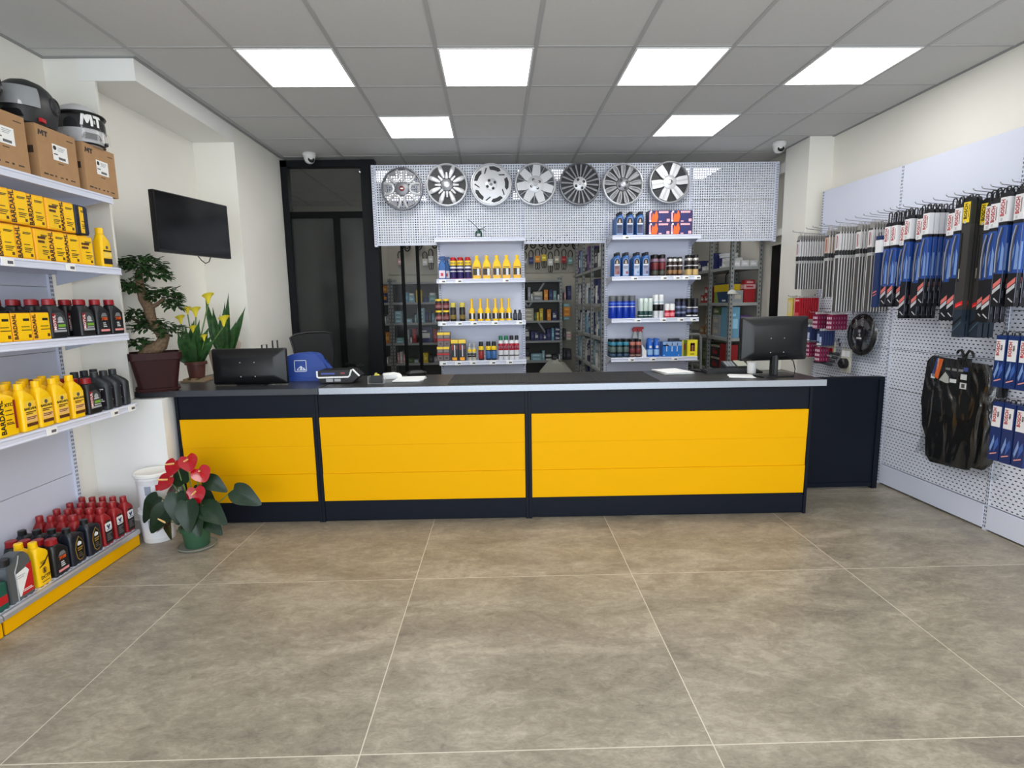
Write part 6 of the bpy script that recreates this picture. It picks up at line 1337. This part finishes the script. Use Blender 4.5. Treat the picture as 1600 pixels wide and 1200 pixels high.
tl.location.x = 2.89; tl.location.y = 6.785; MB().lathe([(.085, 0), (.10, .005), (.105, .16), (.11, .165), (.11, .18), (.002, .182)], mat((226, 226, 226), .4), n=28).build('bucket', tl); MB().lathe([(.1035, .03), (.1045, .03), (.1075, .13), (.1065, .13)], mat((40, 44, 110), .4), n=28, caps=False).build('label', tl)
z = LR[3]
fb_(2.968, z, .13, .155, 'red', 'red plastic crate on the front end of the right rack', .105, 'red')
fb_(2.83, z, .12, .14, 'grey', 'grey cardboard box beside the red crate on the right rack', .10, 'beige')
fb_(2.966, z+.156, .135, .05, 'pink', 'flattened pinkish red carton on top of the red crate', .10, 'red'); fb_(2.966, z+.2068, .12, .05, 'red', 'second red carton on top of the red crate', .10, 'pink')
t = thing('tool_case', 'blue and green case with yellow band on the right rack side', 'case', (2.762, 6.672, z+.0006), -PI/2)
MB().box(-.19, .20, 0, .2, 0, .13, mat((30, 60, 100), .45)).build('lower_case', t); MB().box(-.195, .205, -.004, .2, .1305, .215, mat((214, 186, 20), .45)).build('yellow_band', t); MB().box(-.18, .19, .01, .19, .2155, .235, mat((30, 36, 70), .45)).build('lid', t)
MB().prism([(-.19, .0), (-.06, .0), (-.12, .13), (-.19, .13)], -.0015, 0, mat((130, 150, 40), .5)).box(.05, .15, -.0015, 0, .015, .035, PALE).build('print', t)
MB().tube([(-.10, .1, .235), (-.10, .1, .33), (-.05, .1, .36), (.05, .1, .36), (.10, .1, .33), (.10, .1, .235)], .008, BLACK, 6).build('handle', t)
for i, (y, zz) in enumerate(((7.13, 0), (7.13, .1006), (7.26, 0))): rb(y, z+zz, .12, .10, 'red', 'red and white carton farther along the right rack, %s' % ('near lower', 'near upper', 'far')[i], .2, 'white')
z = LR[2]
for i, (H, c_, zz) in enumerate(((.13, 'grey', 0), (.13, 'grey', .1308), (.09, 'green', .2616))): rb(6.78, z+zz, .21, H, c_, '%s box stacked on the middle side shelf of the right rack, %s' % (c_, ('bottom', 'middle', 'top')[i]), .2, 'beige')
sbox(2.812, 6.346, z+.0006, .10, .36, 'light blue', 'tall bright blue panel box at the near corner of the right rack', .28)
fb_(2.93, z, .12, .26, 'purple', 'purple-topped cardboard box on the front end of the right rack', .2, 'pink')
for i, (y, zz, W, H) in enumerate(((7.06, 0, .16, .10), (7.24, 0, .16, .10), (7.08, .1008, .12, .14))): rb(y, z+zz, W, H, 'brown', 'brown carton farther along the right rack, %s' % ('near lower', 'far lower', 'upper')[i], .22, 'beige')
z = LR[1]
for i, zz in enumerate((0, .15)): rb(6.78, z+zz, .24, .125, 'dark', 'dark brown tray box low on the right rack side, %s' % ('lower', 'upper')[i], .22, 'red'); rb(6.78, z+zz+.1256, .245, .022, 'beige', 'beige lid strip on the %s dark tray box' % ('lower', 'upper')[i], .22, 'brown')
fb_(2.80, z, .11, .33, 'red', 'tall dark red box on the low front shelf of the right rack', .25, 'red')
rb(7.1, z, .2, .3, 'green', 'dark green box farther along the low shelf of the right rack', .2)
# step ladder beside the rack
t = thing('step_ladder', 'grey folding step ladder between the right shelves and the storage rack', 'ladder', (2.28, 6.15, 0))
for y in (0, .30):
    MB().tube([(-.16, y, 1.13), (.03, y, 1.13), (.055, y, 1.10), (.09+(y > 0)*.02, y, .02)], .014, ANG, 8).build('rail', t)
    MB().tube([(-.16, y, 1.13), (-.19, y, 1.10), (-.24, y, .02)], .014, ANG, 8).build('rail', t)
for zz in (.3, .56, .82): MB().box(-.20, .06, .0, .30, zz, zz+.02, ANG).build('step', t)
# crumpled grey sack and floor boxes behind the counter
rg2 = random.Random(5); m = MB(); R = []
for zz, a, b2 in ((0, .24, .16), (.2, .27, .17), (.42, .26, .16), (.56, .20, .12), (.66, .12, .07), (.70, .05, .03)): R.append([(x+rg2.uniform(-.025, .025), y+rg2.uniform(-.025, .025), zz+rg2.uniform(-.02, .02) if zz else 0) for x, y in rrect(a, b2, .07, 2)])
tag(m.rings(R, mat((186, 184, 172), .7)).build('sack', None, (.86, 7.72, 0), (0, 0, .2), smooth=20), 'crumpled pale grey sack on the floor behind the middle opening', 'sack')
